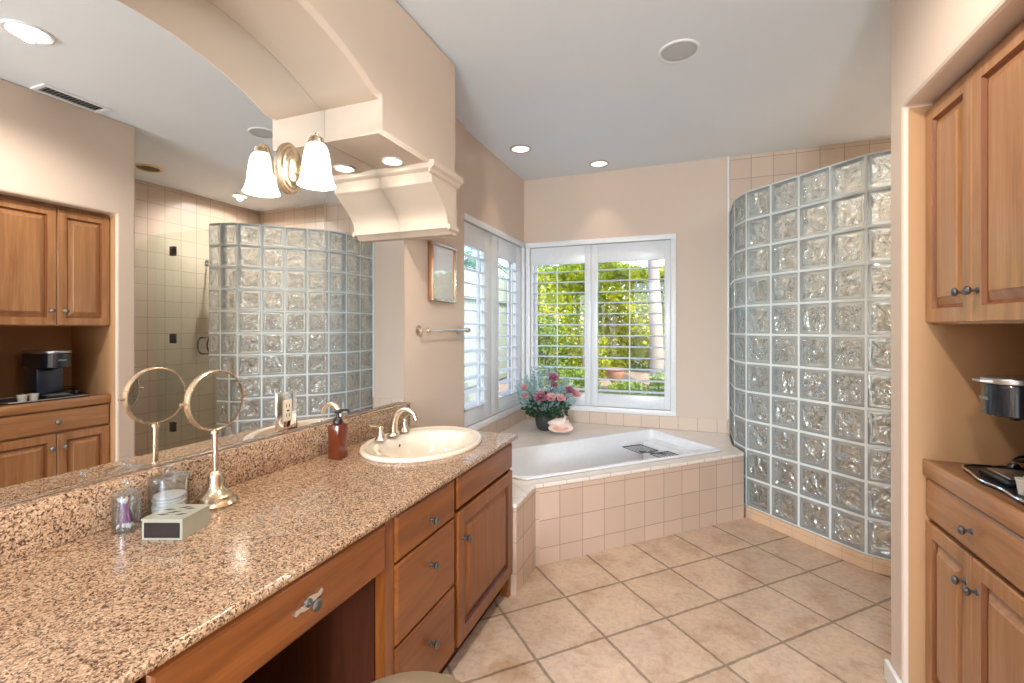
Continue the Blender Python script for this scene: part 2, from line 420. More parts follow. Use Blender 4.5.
# left wall: mirror / towel part, then the window part
bm = NB(); box(bm, -1.62, XM-.003, YN, 2.907, 0, ZC); 
struct('wall_left', bm, M['wall'], smooth=False, bevel=.006)
WY0, WY1, WZ0, WZ1 = 2.915, 4.13, .60, 2.05
bm = NB(); box(bm, -1.62, XW, WY0-.006, YB+.14, 0, WZ0); box(bm, -1.62, XW, WY0-.006, YB+.14, WZ1, ZC); box(bm, -1.62, XW, WY1, YB+.14, WZ0, WZ1)
struct('wall_window_side', bm, M['wall'], smooth=False)
BX0, BX1 = -1.41, -.160
bm = NB(); box(bm, XW, .293, YB, YB+.14, 0, WZ0); box(bm, XW, .293, YB, YB+.14, WZ1, ZC)
box(bm, XW, BX0, YB, YB+.14, WZ0, WZ1); box(bm, BX1, .293, YB, YB+.14, WZ0, WZ1)
struct('wall_back', bm, M['wall'], smooth=False)
bm = B(.293, XS+.12, YB, YB+.14, 0, ZC); struct('wall_shower_back', bm, M['sh_x'], smooth=False)
bm = B(XS, XS+.12, 2.117, YB, 0, ZC); struct('wall_shower_side', bm, M['sh_y'], smooth=False)
# right wall with its cabinet niche
NY0, NY1, NXB, NZ = 1.315, 2.003, 1.18, 2.062
bm = prism(NB(), [(YN, 0), (NY0, 0), (NY0, NZ), (NY1, NZ), (NY1, 0), (2.117, 0), (2.117, ZC), (YN, ZC)], XR, NXB, 'x')
struct('wall_right', bm, M['wall'], smooth=False, bevel=.012)
bm = B(NXB, 2.06, YN, 2.117, 0, ZC); struct('wall_niche', bm, M['wall'], smooth=False)
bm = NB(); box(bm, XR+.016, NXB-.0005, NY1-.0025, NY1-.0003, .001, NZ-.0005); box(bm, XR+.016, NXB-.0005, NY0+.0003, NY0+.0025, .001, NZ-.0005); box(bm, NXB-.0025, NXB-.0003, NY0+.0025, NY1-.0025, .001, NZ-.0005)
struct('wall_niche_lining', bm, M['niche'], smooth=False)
# wall behind the camera; its wide doorway is added, unseen, to let daylight in
bm = NB(); box(bm, -1.62, -1.15, YN-.14, YN, 0, ZC); box(bm, .55, 2.06, YN-.14, YN, 0, ZC); box(bm, -1.15, .55, YN-.14, YN, 2.3, ZC)
struct('wall_rear', bm, M['wall'], smooth=False)
# white corner trim strip between painted and tiled back wall
bm = B(.276, .2915, YB-.014, YB-.0005, .56, ZC, bev=.002); struct('trim_1', bm, M['white'])
bm = NB(); box(bm, .670, XR-.0005, NY1, 2.125, .001, .075); struct('baseboard_right', bm, M['base'], bevel=.004)

# arched header over the mirror (drywall), with a stepped end and a corbel
XF = -1.157
YC = 1.0
Rr = 1.19; zt = 2.354
half = [(.0, zt)]
for k in range(1, 15):
    dy = .582*k/14
    half.append((dy, zt - (Rr - math.sqrt(Rr*Rr - dy*dy)) + (-.003*(dy/.582)**2)))
half[-1] = (.582, 2.222)
far = [(YC+a, b) for a, b in half] + [(YC+.582, 2.085), (2.222, 2.085)]
near = [(YC-a, b) for a, b in half[1:]] + [(YC-.582, 2.085), (-.222, 2.085)]
low = list(reversed(near)) + far
bm = strips(NB(), low, [(y, ZC-.001) for y, z in low], XM+.0005, XF); bmesh.ops.recalc_face_normals(bm, faces=bm.faces); bm.normal_update()
wl = bm.edges.layers.float.new('bevel_weight_edge')
for e in bm.edges:
    fs = e.link_faces
    if all(v.co.x > XF-.001 for v in e.verts) and len(fs) == 2 and fs[0].normal.angle(fs[1].normal, 0) > .6: e[wl] = 1
    elif len(fs) == 2 and e.calc_length() > .2 and abs(e.verts[0].co.z-2.085) < .001 and abs(abs(e.verts[0].co.y-YC)-.582) < .001: e[wl] = 0
ar = struct('wall_arch', bm, M['soffit'], smooth=True, bevel=.018); ar.modifiers[0].limit_method = 'WEIGHT'
# corbel profile (y,z), top to bottom
cor = [(1.940, 2.062), (1.948, 2.054), (1.960, 2.050), (1.967, 2.040), (1.970, 2.006), (1.976, 1.998), (1.988, 1.992)]
for k in range(0, 12):
    t = k/11; cor.append((1.990 + .132*(.75*math.sin(t*PI/2)+.25*(3*t*t-2*t**3)), 1.990 - .144*t))
cor += [(2.124, 1.842), (2.126, 1.812), (2.150, 1.802), (2.168, 1.786), (2.222, 1.786)]
def corbel(flip, name):
    P = [((2*YC-y) if flip else y, z) for y, z in (reversed(cor) if flip else cor)]
    return struct(name, strips(NB(), P, [(y, 2.0845) for y, z in P], XM+.0005, XF-.0005), M['soffit'])
c1 = corbel(False, 'trim_2'); corbel(True, 'trim_3')
# moulding that wraps on to the front of the header
for k, (a, b) in enumerate(((1.935, 2.240),)):
    prof = [(XF+.0005, 2.095), (XF+.032, 2.093), (XF+.032, 2.078), (XF+.030, 2.066), (XF+.014, 2.056), (XF+.010, 2.042), (XF+.0005, 2.036)]
    bm = prism(NB(), prof, a, b, 'y'); struct('trim_4', bm, M['soffit'])
    prof = [(XF+.0005, 1.832), (XF+.012, 1.828), (XF+.012, 1.808), (XF+.0005, 1.800)]
    bm = prism(NB(), prof, 2.124, 2.226, 'y'); struct('trim_5', bm, M['soffit'])

# ------------------------------------------------------------------ windows with plantation shutters
def casing(bm, place, a0, a1, b0, b1, t, w):
    """frame around a rectangle; place(a,b,d)"""
    def bx(A0, A1, B0, B1):
        p = place(A0, B0, 0); q = place(A1, B1, t)
        box(bm, min(p[0], q[0]), max(p[0], q[0]), min(p[1], q[1]), max(p[1], q[1]), min(p[2], q[2]), max(p[2], q[2]), bev=.004)
    bx(a0-w, a1+w, b1, b1+w); bx(a0-w, a1+w, b0-w, b0); bx(a0-w, a0, b0, b1); bx(a1, a1+w, b0, b1)
def PL(a, b, d): return (XW+.0005+d, a, b)
def PB(a, b, d): return (a, YB-.0005-d, b)
# left window structure
w1 = obj('window_1', (lambda bm: (box(bm, XW, XW+.022, WY0+.0, WY1+.045, WZ1, WZ1+.045, bev=.004), box(bm, XW, XW+.022, WY0, WY1+.045, WZ0-.045, WZ0, bev=.004), box(bm, XW, XW+.022, WY1, WY1+.045, WZ0, WZ1, bev=.004), bm)[-1])(NB()), M['white']); w1['kind'] = 'structure'
obj('pane', B(-1.60, -1.596, WY0, WY1, WZ0, WZ1), M['clear'], w1, smooth=False)
bm = NB()
for a, b in ((WY0, WY0+.03), (3.42, 3.46), (WY1-.03, WY1)): box(bm, -1.606, -1.590, a, b, WZ0, WZ1)
box(bm, -1.606, -1.590, WY0, WY1, WZ0, WZ0+.03); box(bm, -1.606, -1.590, WY0, WY1, WZ1-.03, WZ1)
obj('window_frame', bm, M['white'], w1, smooth=False)
w2 = obj('window_2', (lambda bm: (box(bm, BX0-.04, BX1+.045, YB-.022, YB, WZ1, WZ1+.045, bev=.004), box(bm, BX0-.04, BX1+.045, YB-.022, YB, WZ0-.045, WZ0, bev=.004), box(bm, BX1, BX1+.045, YB-.022, YB, WZ0, WZ1, bev=.004), box(bm, BX0-.04, BX0, YB-.022, YB, WZ0, WZ1, bev=.004), bm)[-1])(NB()), M['white']); w2['kind'] = 'structure'
obj('pane', B(BX0, BX1, YB+.118, YB+.122, WZ0, WZ1), M['clear'], w2, smooth=False)
bm = NB()
for a, b in ((BX0, BX0+.03), (-.85, -.82), (BX1-.03, BX1)): box(bm, a, b, YB+.112, YB+.128, WZ0, WZ1)
box(bm, BX0, BX1, YB+.112, YB+.128, WZ0, WZ0+.03); box(bm, BX0, BX1, YB+.112, YB+.128, WZ1-.03, WZ1)
obj('window_frame', bm, M['white'], w2, smooth=False)

def shutter(side, a0, a1, o0, o1, label, tilt=0.10):
    """panel a0..a1 with louvre opening o0..o1; side 'L' (x=XW) or 'B' (y=YB)"""
    zo0, zo1 = .715, 1.885
    r = thing('window_shutter', label, 'shutter', ((XW-.02, (a0+a1)/2, WZ0+.003) if side == 'L' else ((a0+a1)/2, YB+.02, WZ0+.003)), group='plantation shutters')
    def bx(bm, A0, A1, Z0, Z1, d0, d1, bev=.003):
        if side == 'L': box(bm, XW-d1, XW-d0, A0, A1, Z0, Z1, bev=bev)
        else: box(bm, A0, A1, YB+d0, YB+d1, Z0, Z1, bev=bev)
    bm = NB(); bx(bm, a0, o0, WZ0+.003, WZ1-.003, .003, .033); bx(bm, o1, a1, WZ0+.003, WZ1-.003, .003, .033)
    bx(bm, o0, o1, WZ0+.003, zo0, .003, .033); bx(bm, o0, o1, zo1, WZ1-.003, .003, .033)
    obj('frame', bm, M['shutter'], r)
    n = 12; p = (zo1-zo0)/n
    bm = NB(); prof = []
    for k in range(12):
        a = 2*PI*k/12; prof.append((.044*math.cos(a), .0055*math.sin(a)))
    for i in range(n):
        zc = zo0 + p*(i+.5) - .02
        P = []
        for d, h in prof:
            dd = d*math.cos(tilt) - h*math.sin(tilt); hh = d*math.sin(tilt) + h*math.cos(tilt)
            P.append((dd, hh))
        if side == 'L': prism(bm, [(XW-.018+d, zc-h) for d, h in P], o0+.001, o1-.001, 'y')
        else: prism(bm, [(YB+.018+d, zc+h) for d, h in P], o0+.001, o1-.001, 'x')
    obj('louvres', bm, M['shutter'], r)
    bm = NB(); m = (o0+o1)/2
    if side == 'L': box(bm, XW+.028, XW+.037, m-.005, m+.005, zo0+.02, zo1-.04, bev=.002)
    else: box(bm, m-.005, m+.005, YB-.037, YB-.028, zo0+.02, zo1-.04, bev=.002)
    obj('tilt_rod', bm, M['shutter'], r)
shutter('L', WY0+.002, 3.435, 2.925, 3.293, 'white shutter panel of the left side window, the one nearer the towel bar', .12)
shutter('L', 3.438, WY1-.002, 3.583, 3.993, 'white shutter panel of the left side window, the one next to the room corner', .12)
shutter('B', BX0+.002, -.840, -1.385, -.896, 'white shutter panel of the back window behind the flower bouquet', .04)
shutter('B', -.837, BX1-.002, -.779, -.211, 'white shutter panel of the back window nearest the glass block wall', .04)

# ------------------------------------------------------------------ tub surround and bathtub
ZD = .445
F0 = (-.773, 2.458); F1 = (.338, 3.569)
deckpoly = [(-.790, 2.14), (-.790, 2.441), F0, F1, (.345, 3.600), (.287, 3.785), (.287, 4.199), (XW+.001, 4.199), (XW+.001, 2.91), (XM, 2.91), (XM, 2.14)]
# tub opening in the deck: front edge parallel to the diagonal front
def Q(u, v): return (u*S2 - v*S2, u*S2 + v*S2)      # u along front, v across it
vf = (2.458+.773)*S2                                  # v of the front face
tubpoly = [Q(1.30, vf+.075), Q(2.70, vf+.075), Q(2.76, vf+.12), Q(2.76, vf+.52), Q(2.60, vf+.80), Q(1.55, vf+.80), Q(1.30, vf+.62)]
tubpoly = [(-.860, 2.500), (.190, 3.560), (.188, 3.612), (-.285, 4.092), (-.325, 4.085), (-1.150, 3.112), (-1.250, 2.95), (-1.25, 2.60), (-1.18, 2.500)]
tc = Vector((-.52, 3.15, 0))
ts = thing('tub_surround', 'peach tiled platform with diagonal front around the corner bathtub', 'tub surround', (-.6, 3.2, 0))
def ring_fill(bm, outer, inner, z):
    a = [bm.verts.new((*p, z)) for p in outer]; b = [bm.verts.new((*p, z)) for p in inner]
    es = [bm.edges.new((q[i], q[(i+1) % len(q)])) for q in (a, b) for i in range(len(q))]
    bmesh.ops.triangle_fill(bm, use_beauty=True, use_dissolve=False, edges=es)
    return a, b
bm = NB()
a, b = ring_fill(bm, deckpoly, tubpoly, ZD)
a2, b2 = ring_fill(bm, deckpoly, tubpoly, ZD-.022)
for p, q in ((a, a2), (b, b2)):
    for i in range(len(p)): bm.faces.new((p[i], p[(i+1) % len(p)], q[(i+1) % len(p)], q[i]))
obj('deck_top', bm, M['deck_tile'], ts, smooth=False, bevel=.006, label='cream tiled ledge around the tub')
bm = NB(); n2 = Vector((-S2, S2, 0))
fr = [F0, (F1[0], F1[1]), (F1[0]-.03, F1[1]+.03), (F0[0]-.02, F0[1]+.03)]
prism(bm, fr, .001, ZD-.022, 'z'); obj('front_panel', bm, M['tub_front'], ts, smooth=False)
bm = NB(); prism(bm, [(-.790, 2.14), (-.790, 2.441), F0, (F0[0]-.02, F0[1]+.03), (-.82, 2.45), (-.82, 2.14)], .001, ZD-.022, 'z')
obj('side_panel', bm, M['tub_side'], ts, smooth=False)
bm = B(XM+.0, .275, YB-.014, YB-.001, ZD, .553, bev=.003); obj('back_splash', bm, M['splash_x'], ts, smooth=False)
bm = B(XW+.001, XW+.018, 2.91, YB-.014, ZD, .553, bev=.003); obj('side_splash', bm, M['splash_y'], ts, smooth=False)
bt = thing('bathtub', 'white built-in corner bathtub set in the tiled platform', 'bathtub', (tc.x, tc.y, 0))
bm = NB()
def shrink(p, k, z, sh=0):
    v = Vector((*p, 0)); c = tc; d = v-c; r = max(0, 1-k/d.length); return (c.x+d.x*r, c.y+d.y*r, z)
# subdivide outline for smooth corners
def dens(poly, n=6):
    out = []
    for i in range(len(poly)):
        a = Vector(poly[i]); b = Vector(poly[(i+1) % len(poly)])
        for k in range(n): out.append(tuple(a.lerp(b, k/n)))
    return out
dp = dens(tubpoly); 
def blur(P, n):
    for _ in range(n): P = [tuple((Vector(P[i-1])+Vector(P[i])*2+Vector(P[(i+1) % len(P)]))/4) for i in range(len(P))]
    return P
levels = [(-.004, ZD+.002, 0), (-.006, ZD+.012, 0), (.010, ZD+.016, 1), (.035, ZD+.012, 1), (.045, ZD-.005, 2), (.055, ZD-.05, 4), (.075, ZD-.16, 8), (.11, .15, 14), (.20, .11, 20), (.36, .10, 24)]
prev = None
for k, z, bl in levels:
    P = [shrink(p, k, z) for p in blur(dp, bl)]
    cur = [bm.verts.new(p) for p in P]
    if prev: 
        for i in range(len(cur)): bm.faces.new((prev[i], prev[(i+1) % len(cur)], cur[(i+1) % len(cur)], cur[i]))
    prev = cur
bm.faces.new(prev)
obj('tub_shell', bm, M['tub_white'], bt)
# moulded seat ledge at the right end
bm = NB(); prism(bm, [(.10, 3.545), (.150, 3.60), (-.265, 4.02), (-.37, 3.90), (-.02, 3.56)], .24, ZD-.045, 'z')
obj('seat_ledge', bm, M['tub_white'], bt, bevel=.02)
bm = L([(0, 0), (.030, 0), (.030, .004), (0, .006)], (-.35, 3.1, .101)); obj('drain', bm, M['chrome'], bt)
# dark wire rack resting in the tub
rk = thing('bath_rack', 'dark wire bath rack lying at the right end inside the tub', 'rack', (-.25, 3.66, .38))
def rack_frame(c, w, h, n):
    bm = NB(); cx, cy, cz = c; ex = Vector((S2, S2, 0)); ey = Vector((-S2, S2, 0)); o = Vector(c)
    P = [o+ex*a+ey*b for a, b in ((-w, -h), (w, -h), (w, h), (-w, h))]
    tube(bm, P, .0035, seg=6, closed=True)
    for k in range(1, n): tube(bm, [o+ex*(-w+2*w*k/n)-ey*h, o+ex*(-w+2*w*k/n)+ey*h], .0022, seg=5)
    return bm
obj('basket', rack_frame((-.36, 3.68, .385), .085, .10, 7), M['dark_chrome'], rk)
obj('basket', rack_frame((-.155, 3.55, .385), .085, .09, 7), M['dark_chrome'], rk)
obj('bar', T([(-.36, 3.60, .385), (-.17, 3.59, .385)], .004), M['dark_chrome'], rk)

# ------------------------------------------------------------------ glass block wall
ZK = .075; PITCH = .1965; NR = 11
pts = [(.293, 4.198), (.293, 3.785), (.352, 3.605), (.882, 3.055), (1.025, 3.000), (1.175, 2.998)]
ncols = [2, 1, 4, 1, 1]
gw = thing('glass_block_wall', 'angled shower wall of clear wavy glass blocks in white mortar', 'glass block wall', (.6, 3.4, ZK))
def off(pl, d):
    out = []
    for i, p in enumerate(pl):
        p = Vector(p); a = Vector(pl[i-1]) if i else None; b = Vector(pl[i+1]) if i < len(pl)-1 else None
        ns = []
        if a is not None: t = (p-a).normalized(); ns.append(Vector((-t.y, t.x)))
        if b is not None: t = (b-p).normalized(); ns.append(Vector((-t.y, t.x)))
        n = sum(ns, Vector((0, 0))).normalized(); k = 1/max(.4, n.dot(ns[0])); out.append(p+n*d*k)
    return out
inn, outr = off(pts, 0), off(pts, .080)
mb = NB(); gi, go = off(pts, .003), off(pts, .077)
def hexa(bm, q0, q1, q2, q3, z0, z1, bev=0):
    vs = [bm.verts.new((p.x, p.y, z)) for z in (z0, z1) for p in (q0, q1, q2, q3)]
    fs = [bm.faces.new([vs[i] for i in f]) for f in ((3, 2, 1, 0), (4, 5, 6, 7), (0, 1, 5, 4), (1, 2, 6, 5), (2, 3, 7, 6), (3, 0, 4, 7))]
    if bev: bmesh.ops.bevel(bm, geom=list({e for f in fs for e in f.edges}), offset=bev, segments=2, affect='EDGES', profile=.6)
g = .007
names_done = 0
for s, nc in enumerate(ncols):
    length = (Vector(pts[s+1])-Vector(pts[s])).length
    for c in range(nc):
        t0 = c/nc + g/length; t1 = (c+1)/nc - g/length
        q = [inn[s].lerp(inn[s+1], t0), inn[s].lerp(inn[s+1], t1), outr[s].lerp(outr[s+1], t1), outr[s].lerp(outr[s+1], t0)]
        for r in range(NR):
            bm = NB(); hexa(bm, *q, ZK+r*PITCH+g+.002, ZK+(r+1)*PITCH-g+.002, bev=.006)
            bmesh.ops.recalc_face_normals(bm, faces=bm.faces)
            dv = (Vector(pts[s+1])-Vector(pts[s])).normalized(); nv = Vector((-dv.y, dv.x, 0)); nar = (q[1]-q[0]).length
            big = [f for f in bm.faces if abs(f.normal.dot(nv)) > .97 and f.calc_area() > .004]
            bmesh.ops.inset_individual(bm, faces=big, thickness=min(.020, nar*.22), depth=-.004)
            for f in bm.faces: f.material_index = 1
            for f in big: f.material_index = 0
            ob = obj('glass_block', bm, M['block'], gw); ob.data.materials.append(M['block_edge'])
        # vertical joint at column start
        m0, m1 = c/nc - g/length, c/nc + g/length
        if s == 0 and c == 0: m0 = 0
        if c == 0 and s > 0:
            lp = (Vector(pts[s])-Vector(pts[s-1])).length
            qa = gi[s-1].lerp(gi[s], 1-g/lp); qb = go[s-1].lerp(go[s], 1-g/lp)
            hexa(mb, qa, gi[s], go[s], qb, ZK+.002, ZK+NR*PITCH)
            m0 = 0
        qq = [gi[s].lerp(gi[s+1], m0), gi[s].lerp(gi[s+1], m1), go[s].lerp(go[s+1], m1), go[s].lerp(go[s+1], m0)]
        hexa(mb, *qq, ZK+.002, ZK+NR*PITCH)
    for r in range(NR+1):
        z0 = max(ZK+.001, ZK+r*PITCH-g+.002); z1 = min(ZK+r*PITCH+g+.002, ZK+NR*PITCH+.004)
        for c in range(nc):
            t0 = c/nc + g/length; t1 = (c+1)/nc - g/length
            qq = [gi[s].lerp(gi[s+1], t0), gi[s].lerp(gi[s+1], t1), go[s].lerp(go[s+1], t1), go[s].lerp(go[s+1], t0)]
            hexa(mb, *qq, z0, z1)
obj('mortar_grid', mb, M['mortar'], gw, smooth=False)
kin, kout = off(pts, -.018), off(pts, .10); kin[0] = Vector((.2935, 4.198)); kin[1] = Vector((.2935, 3.79)); kin[2] = Vector((.352, 3.590))
bm = NB()
kp = [tuple(p) for p in kin] + [tuple(p) for p in reversed(kout)]
kp = [(1.94-.002, kin[-1].y) if i == len(kin)-1 else ((1.94-.002, kout[-1].y) if i == len(kin) else p) for i, p in enumerate(kp)]
kp2 = [p for p in kp]
prism(bm, kp2, .001, ZK-.001, 'z'); struct('trim_6', bm, M['kerb'], smooth=False, bevel=.004)

# shower glass door and fixed panel
dg = thing('shower_door', 'frameless clear glass shower door beside the glass block wall', 'door', (1.45, 3.0, ZK))
obj('glass_panel', B(1.197, 1.700, 3.038, 3.046, ZK+.012, 2.205), M['door_glass'], dg, smooth=False)
obj('edge_strip', B(1.1925, 1.1968, 3.038, 3.046, ZK+.012, 2.205), M['green_edge'], dg, smooth=False, label='green glass edge')
for zz in (2.03, 1.20, .36):
    obj('hinge', B(1.675, 1.735, 3.026, 3.058, zz-.045, zz+.045, bev=.004), M['dark_chrome'], dg)
bm = NB()
for sgn in (-1, 1):
    tube(bm, [(1.25, 3.042+sgn*.006, 1.215), (1.25, 3.042+sgn*.05, 1.21), (1.25-.0, 3.042+sgn*.055, 1.205)], .006)
    tube(bm, [(1.25 + .055*math.sin(a), 3.042+sgn*.045, 1.14+.075*math.cos(a)) for a in [PI*k/10 for k in range(11)]], .007)
    tube(bm, [(1.25, 3.042+sgn*.006, 1.065), (1.25, 3.042+sgn*.047, 1.065)], .006)
obj('handle', bm, M['dark_chrome'], dg, label='round dark chrome pull handle')
fp = solo('glass_side_panel', B(1.710, XS-.002, 3.038, 3.046, ZK+.002, 2.205), M['door_glass'], 'narrow fixed clear glass panel between shower door hinges and tiled wall', 'glass panel', smooth=False)
# shower fittings on the tiled side wall
sh = thing('wall_shower', 'small chrome shower arm and head on the tiled side wall', 'shower head', (XS-.1, 3.55, 1.95))
obj('flange', L([(0, 0), (.03, 0), (.028, .008), (.012, .014), (0, .014)], (XS-.001, 3.55, 2.0), '-x'), M['chrome'], sh)
obj('arm', T(smoothpath([(XS-.01, 3.55, 2.0), (XS-.08, 3.55, 2.0), (XS-.16, 3.55, 1.95)]), .008), M['chrome'], sh)
obj('head', L([(0, 0), (.012, .0), (.018, .02), (.045, .05), (.045, .058), (0, .058)], (XS-.155, 3.55, 1.955), mat=Matrix.Translation((XS-.155, 3.55, 1.955)) @ Matrix.Rotation(math.radians(-150), 4, 'Y')), M['chrome'], sh)
tr = thing('towel_ring', 'small dark chrome robe hook on the tile wall by the entry', 'hook', (XS-.03, 2.75, 1.30))
obj('mount', L([(0, 0), (.02, 0), (.018, .008), (0, .01)], (XS-.001, 2.78, 1.33), '-x'), M['dark_chrome'], tr)
obj('arm', T([(XS-.008, 2.78, 1.33), (XS-.05, 2.78, 1.32), (XS-.06, 2.78, 1.29)], .006), M['dark_chrome'], tr)
bm = L([(0, 0), (.028, 0), (.030, .01), (.030, .13), (.022, .15), (.012, .16), (.012, .185), (.014, .187), (.014, .20), (0, .20)], (.60, 3.88, .446))
solo('shampoo_bottle', bm, M['navy'], 'dark blue bottle seen blurred through the lower left glass blocks', 'bottle')
bm = B(.40, 1.2, 3.80, 4.198, .001, .4445, bev=.006); solo('shower_bench', bm, M['sh_x'], 'tiled shower bench behind the glass blocks', 'bench', smooth=False)

# ------------------------------------------------------------------ vanity cabinets
XC = -.823      # cabinet face-frame plane
def carc(root, y0, y1, z0=.116, mat='cherry', top=.755, drop=None):
    bm = NB()
    box(bm, XM+.02, XC-.0, y0, y0+.018, z0, top); box(bm, XM+.02, XC, y1-.018, y1, z0, top)
    box(bm, XM+.02, XC-.02, y0+.018, y1-.018, z0, z0+.018)
    box(bm, XC-.018, XC, y0+.018, y1-.018, top-.012, top); box(bm, XC-.018, XC, y0+.018, y1-.018, z0+.018, z0+.03)
    box(bm, XM+.02, XM+.035, y0+.018, y1-.018, z0+.018, top)
    obj('carcass', bm, M[mat], root, smooth=False)
    box_ = B(-.89, -.875, y0, y1, .001, z0-.0005); obj('toe_kick', box_, M['cherry_dark_shade'], root, smooth=False, label='recessed dark toe board')
sc_ = thing('sink_cabinet', 'cherry wood vanity cabinet under the sink with one raised panel door', 'cabinet', (-1.1, 1.83, 0))
carc(sc_, 1.543, 2.142)
obj('end_panel', B(-.862, XC+.001, 2.116, 2.142, .001, .1155), M['cherry'], sc_, smooth=False)
d = slab_front(sc_, 1.554, 2.120, .628, .750, XC+.0005, 1, M['cherry_h'], name='false_drawer_front')
d = raised_door(sc_, 1.554, 2.120, .118, .616, XC+.0005, 1, M['cherry']); knob(d, (XC+.0205, 1.602, .508), 'x')
dc = thing('drawer_cabinet', 'cherry wood vanity cabinet with three stacked drawers', 'cabinet', (-1.1, 1.34, 0))
carc(dc, 1.120, 1.542)
obj('face_stile', B(XC+.0002, XC+.012, 1.1205, 1.162, .117, .7545), M['cherry'], dc, smooth=False)
for z0, z1, kz in ((.612, .750, .668), (.366, .604, .520), (.118, .358, .262)):
    d = slab_front(dc, 1.166, 1.532, z0, z1, XC+.0005, 1, M['cherry_h']); knob(d, (XC+.0205, 1.356, kz), 'x')
kd = thing('vanity_drawer', 'wide cherry wood drawer over the open knee space of the vanity', 'drawer', (-1.1, .80, .62))
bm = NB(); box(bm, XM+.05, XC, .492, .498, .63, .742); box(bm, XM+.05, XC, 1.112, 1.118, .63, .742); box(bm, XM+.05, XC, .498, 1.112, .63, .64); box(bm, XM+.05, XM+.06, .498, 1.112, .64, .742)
obj('drawer_box', bm, M['cherry_dark_shade'], kd, smooth=False)
fr_ = slab_front(kd, .494, 1.116, .616, .748, XC+.0005, 1, M['cherry_h'], name='drawer_front')
bm = NB(); 
lathe(bm, [(r*1.05, z) for r, z in KNOB], (XC+.0225, .825, .684), 'x', seg=14)
prof = [(-.050, .0), (-.044, .009), (-.030, .006), (-.018, .013), (0, .017), (.018, .012), (.030, .007), (.046, .012), (.052, .002), (.044, -.006), (.026, -.006), (.014, -.013), (0, -.015), (-.016, -.012), (-.030, -.005), (-.044, -.008)]
obj('knob', bm, M['pewter'], fr_)
bm = prism(NB(), [(.825+a*.85, .684+b*.85+a*.12) for a, b in prof], XC+.0205, XC+.0235, 'x')
obj('back_plate', bm, M['chrome'], fr_, label='ornate leaf shaped silver back plate')
lc = thing('end_cabinet', 'cherry wood vanity cabinet at the near end of the counter', 'cabinet', (-1.1, .2, 0))
carc(lc, -.30, .485)
d = raised_door(lc, .10, .470, .118, .750, XC+.0005, 1, M['cherry']); knob(d, (XC+.0205, .14, .60), 'x')
d = raised_door(lc, -.29, .095, .118, .750, XC+.0005, 1, M['cherry']); knob(d, (XC+.0205, .06, .60), 'x')
solo('knee_space_shade_panel', B(XM+.04, XC-.02, 1.1125, 1.119, .001, .60), M['cherry_dark_shade'], 'wood side board added in the knee space next to the drawers, shade painted in', 'panel', smooth=False)  # board added to darken the knee space side, shade in its colour
kp_ = solo('knee_space_shade_panel', B(XM+.02, XM+.035, .487, 1.111, .001, .60), M['cherry_dark_shade'], 'wood back board inside the vanity knee space, shade painted in', 'panel', smooth=False)  # knee space shade is painted into its dark wood

# counter top with sink hole
ZT = .780
ct = thing('countertop', 'long speckled tan granite vanity counter with backsplash', 'countertop', (-1.1, .9, .75))
SY, SX = 1.84, -1.122; SA, SB = .318, .246
X0, X1, Y0, Y1, Y2 = XM+.001, -.8035, 1.48, 2.163, -.32
bm = NB()
angs = sorted([2*PI*k/56 for k in range(56)] + [math.atan2(cy-SY, cx-SX) % (2*PI) for cx in (X0, X1) for cy in (Y0, Y1)])
def onrect(a):
    c, s = math.cos(a), math.sin(a); t = 1e9
    if abs(c) > 1e-9: t = min(t, ((X1 if c > 0 else X0)-SX)/c)
    if abs(s) > 1e-9: t = min(t, ((Y1 if s > 0 else Y0)-SY)/s)
    return (SX+c*t, SY+s*t)
def onell(a, k=.93):
    c, s = math.cos(a), math.sin(a); r = 1/math.sqrt((c/(SB*k))**2+(s/(SA*k))**2); return (SX+c*r, SY+s*r)
for z in (ZT, ZT-.024):
    o_ = [bm.verts.new((*onrect(a), z)) for a in angs]; i_ = [bm.verts.new((*onell(a), z)) for a in angs]
    n = len(angs)
    for k in range(n): bm.faces.new((o_[k], o_[(k+1) % n], i_[(k+1) % n], i_[k]))
    if z == ZT: top_i = i_
for k in range(n): bm.faces.new((top_i[k], top_i[(k+1) % n], i_[(k+1) % n], i_[k]))
for z in (ZT, ZT-.024):
    bm.faces.new([bm.verts.new(p) for p in ((X0, Y2, z), (X1, Y2, z), (X1, Y0, z), (X0, Y0, z))])
bull = [(0, 0), (.004, -.0005), (.008, -.002), (.0115, -.006), (.0125, -.012), (.0115, -.018), (.008, -.022), (.004, -.0235), (0, -.024)]
# front nosing, corner, end nosing
path = [Vector((X1, Y2)), Vector((X1, Y1)), Vector((X0, Y1))]
rings = []
for p, dvec in ((path[0], Vector((1, 0))), (path[1], Vector((1, 0))), (path[1], Vector((.924, .383))), (path[1], Vector((.707, .707))), (path[1], Vector((.383, .924))), (path[1], Vector((0, 1))), (path[2], Vector((0, 1)))):
    rings.append([bm.verts.new((p.x+dvec.x*a, p.y+dvec.y*a, ZT+b)) for a, b in bull])
for a, b in zip(rings, rings[1:]):
    for k in range(len(bull)-1): bm.faces.new((a[k], a[k+1], b[k+1], b[k]))
obj('slab', bm, M['granite'], ct)
bm = NB(); box(bm, XM+.001, -1.408, Y2, 2.172, ZT+.0003, .900, bev=.004)
obj('backsplash', bm, M['granite'], ct)

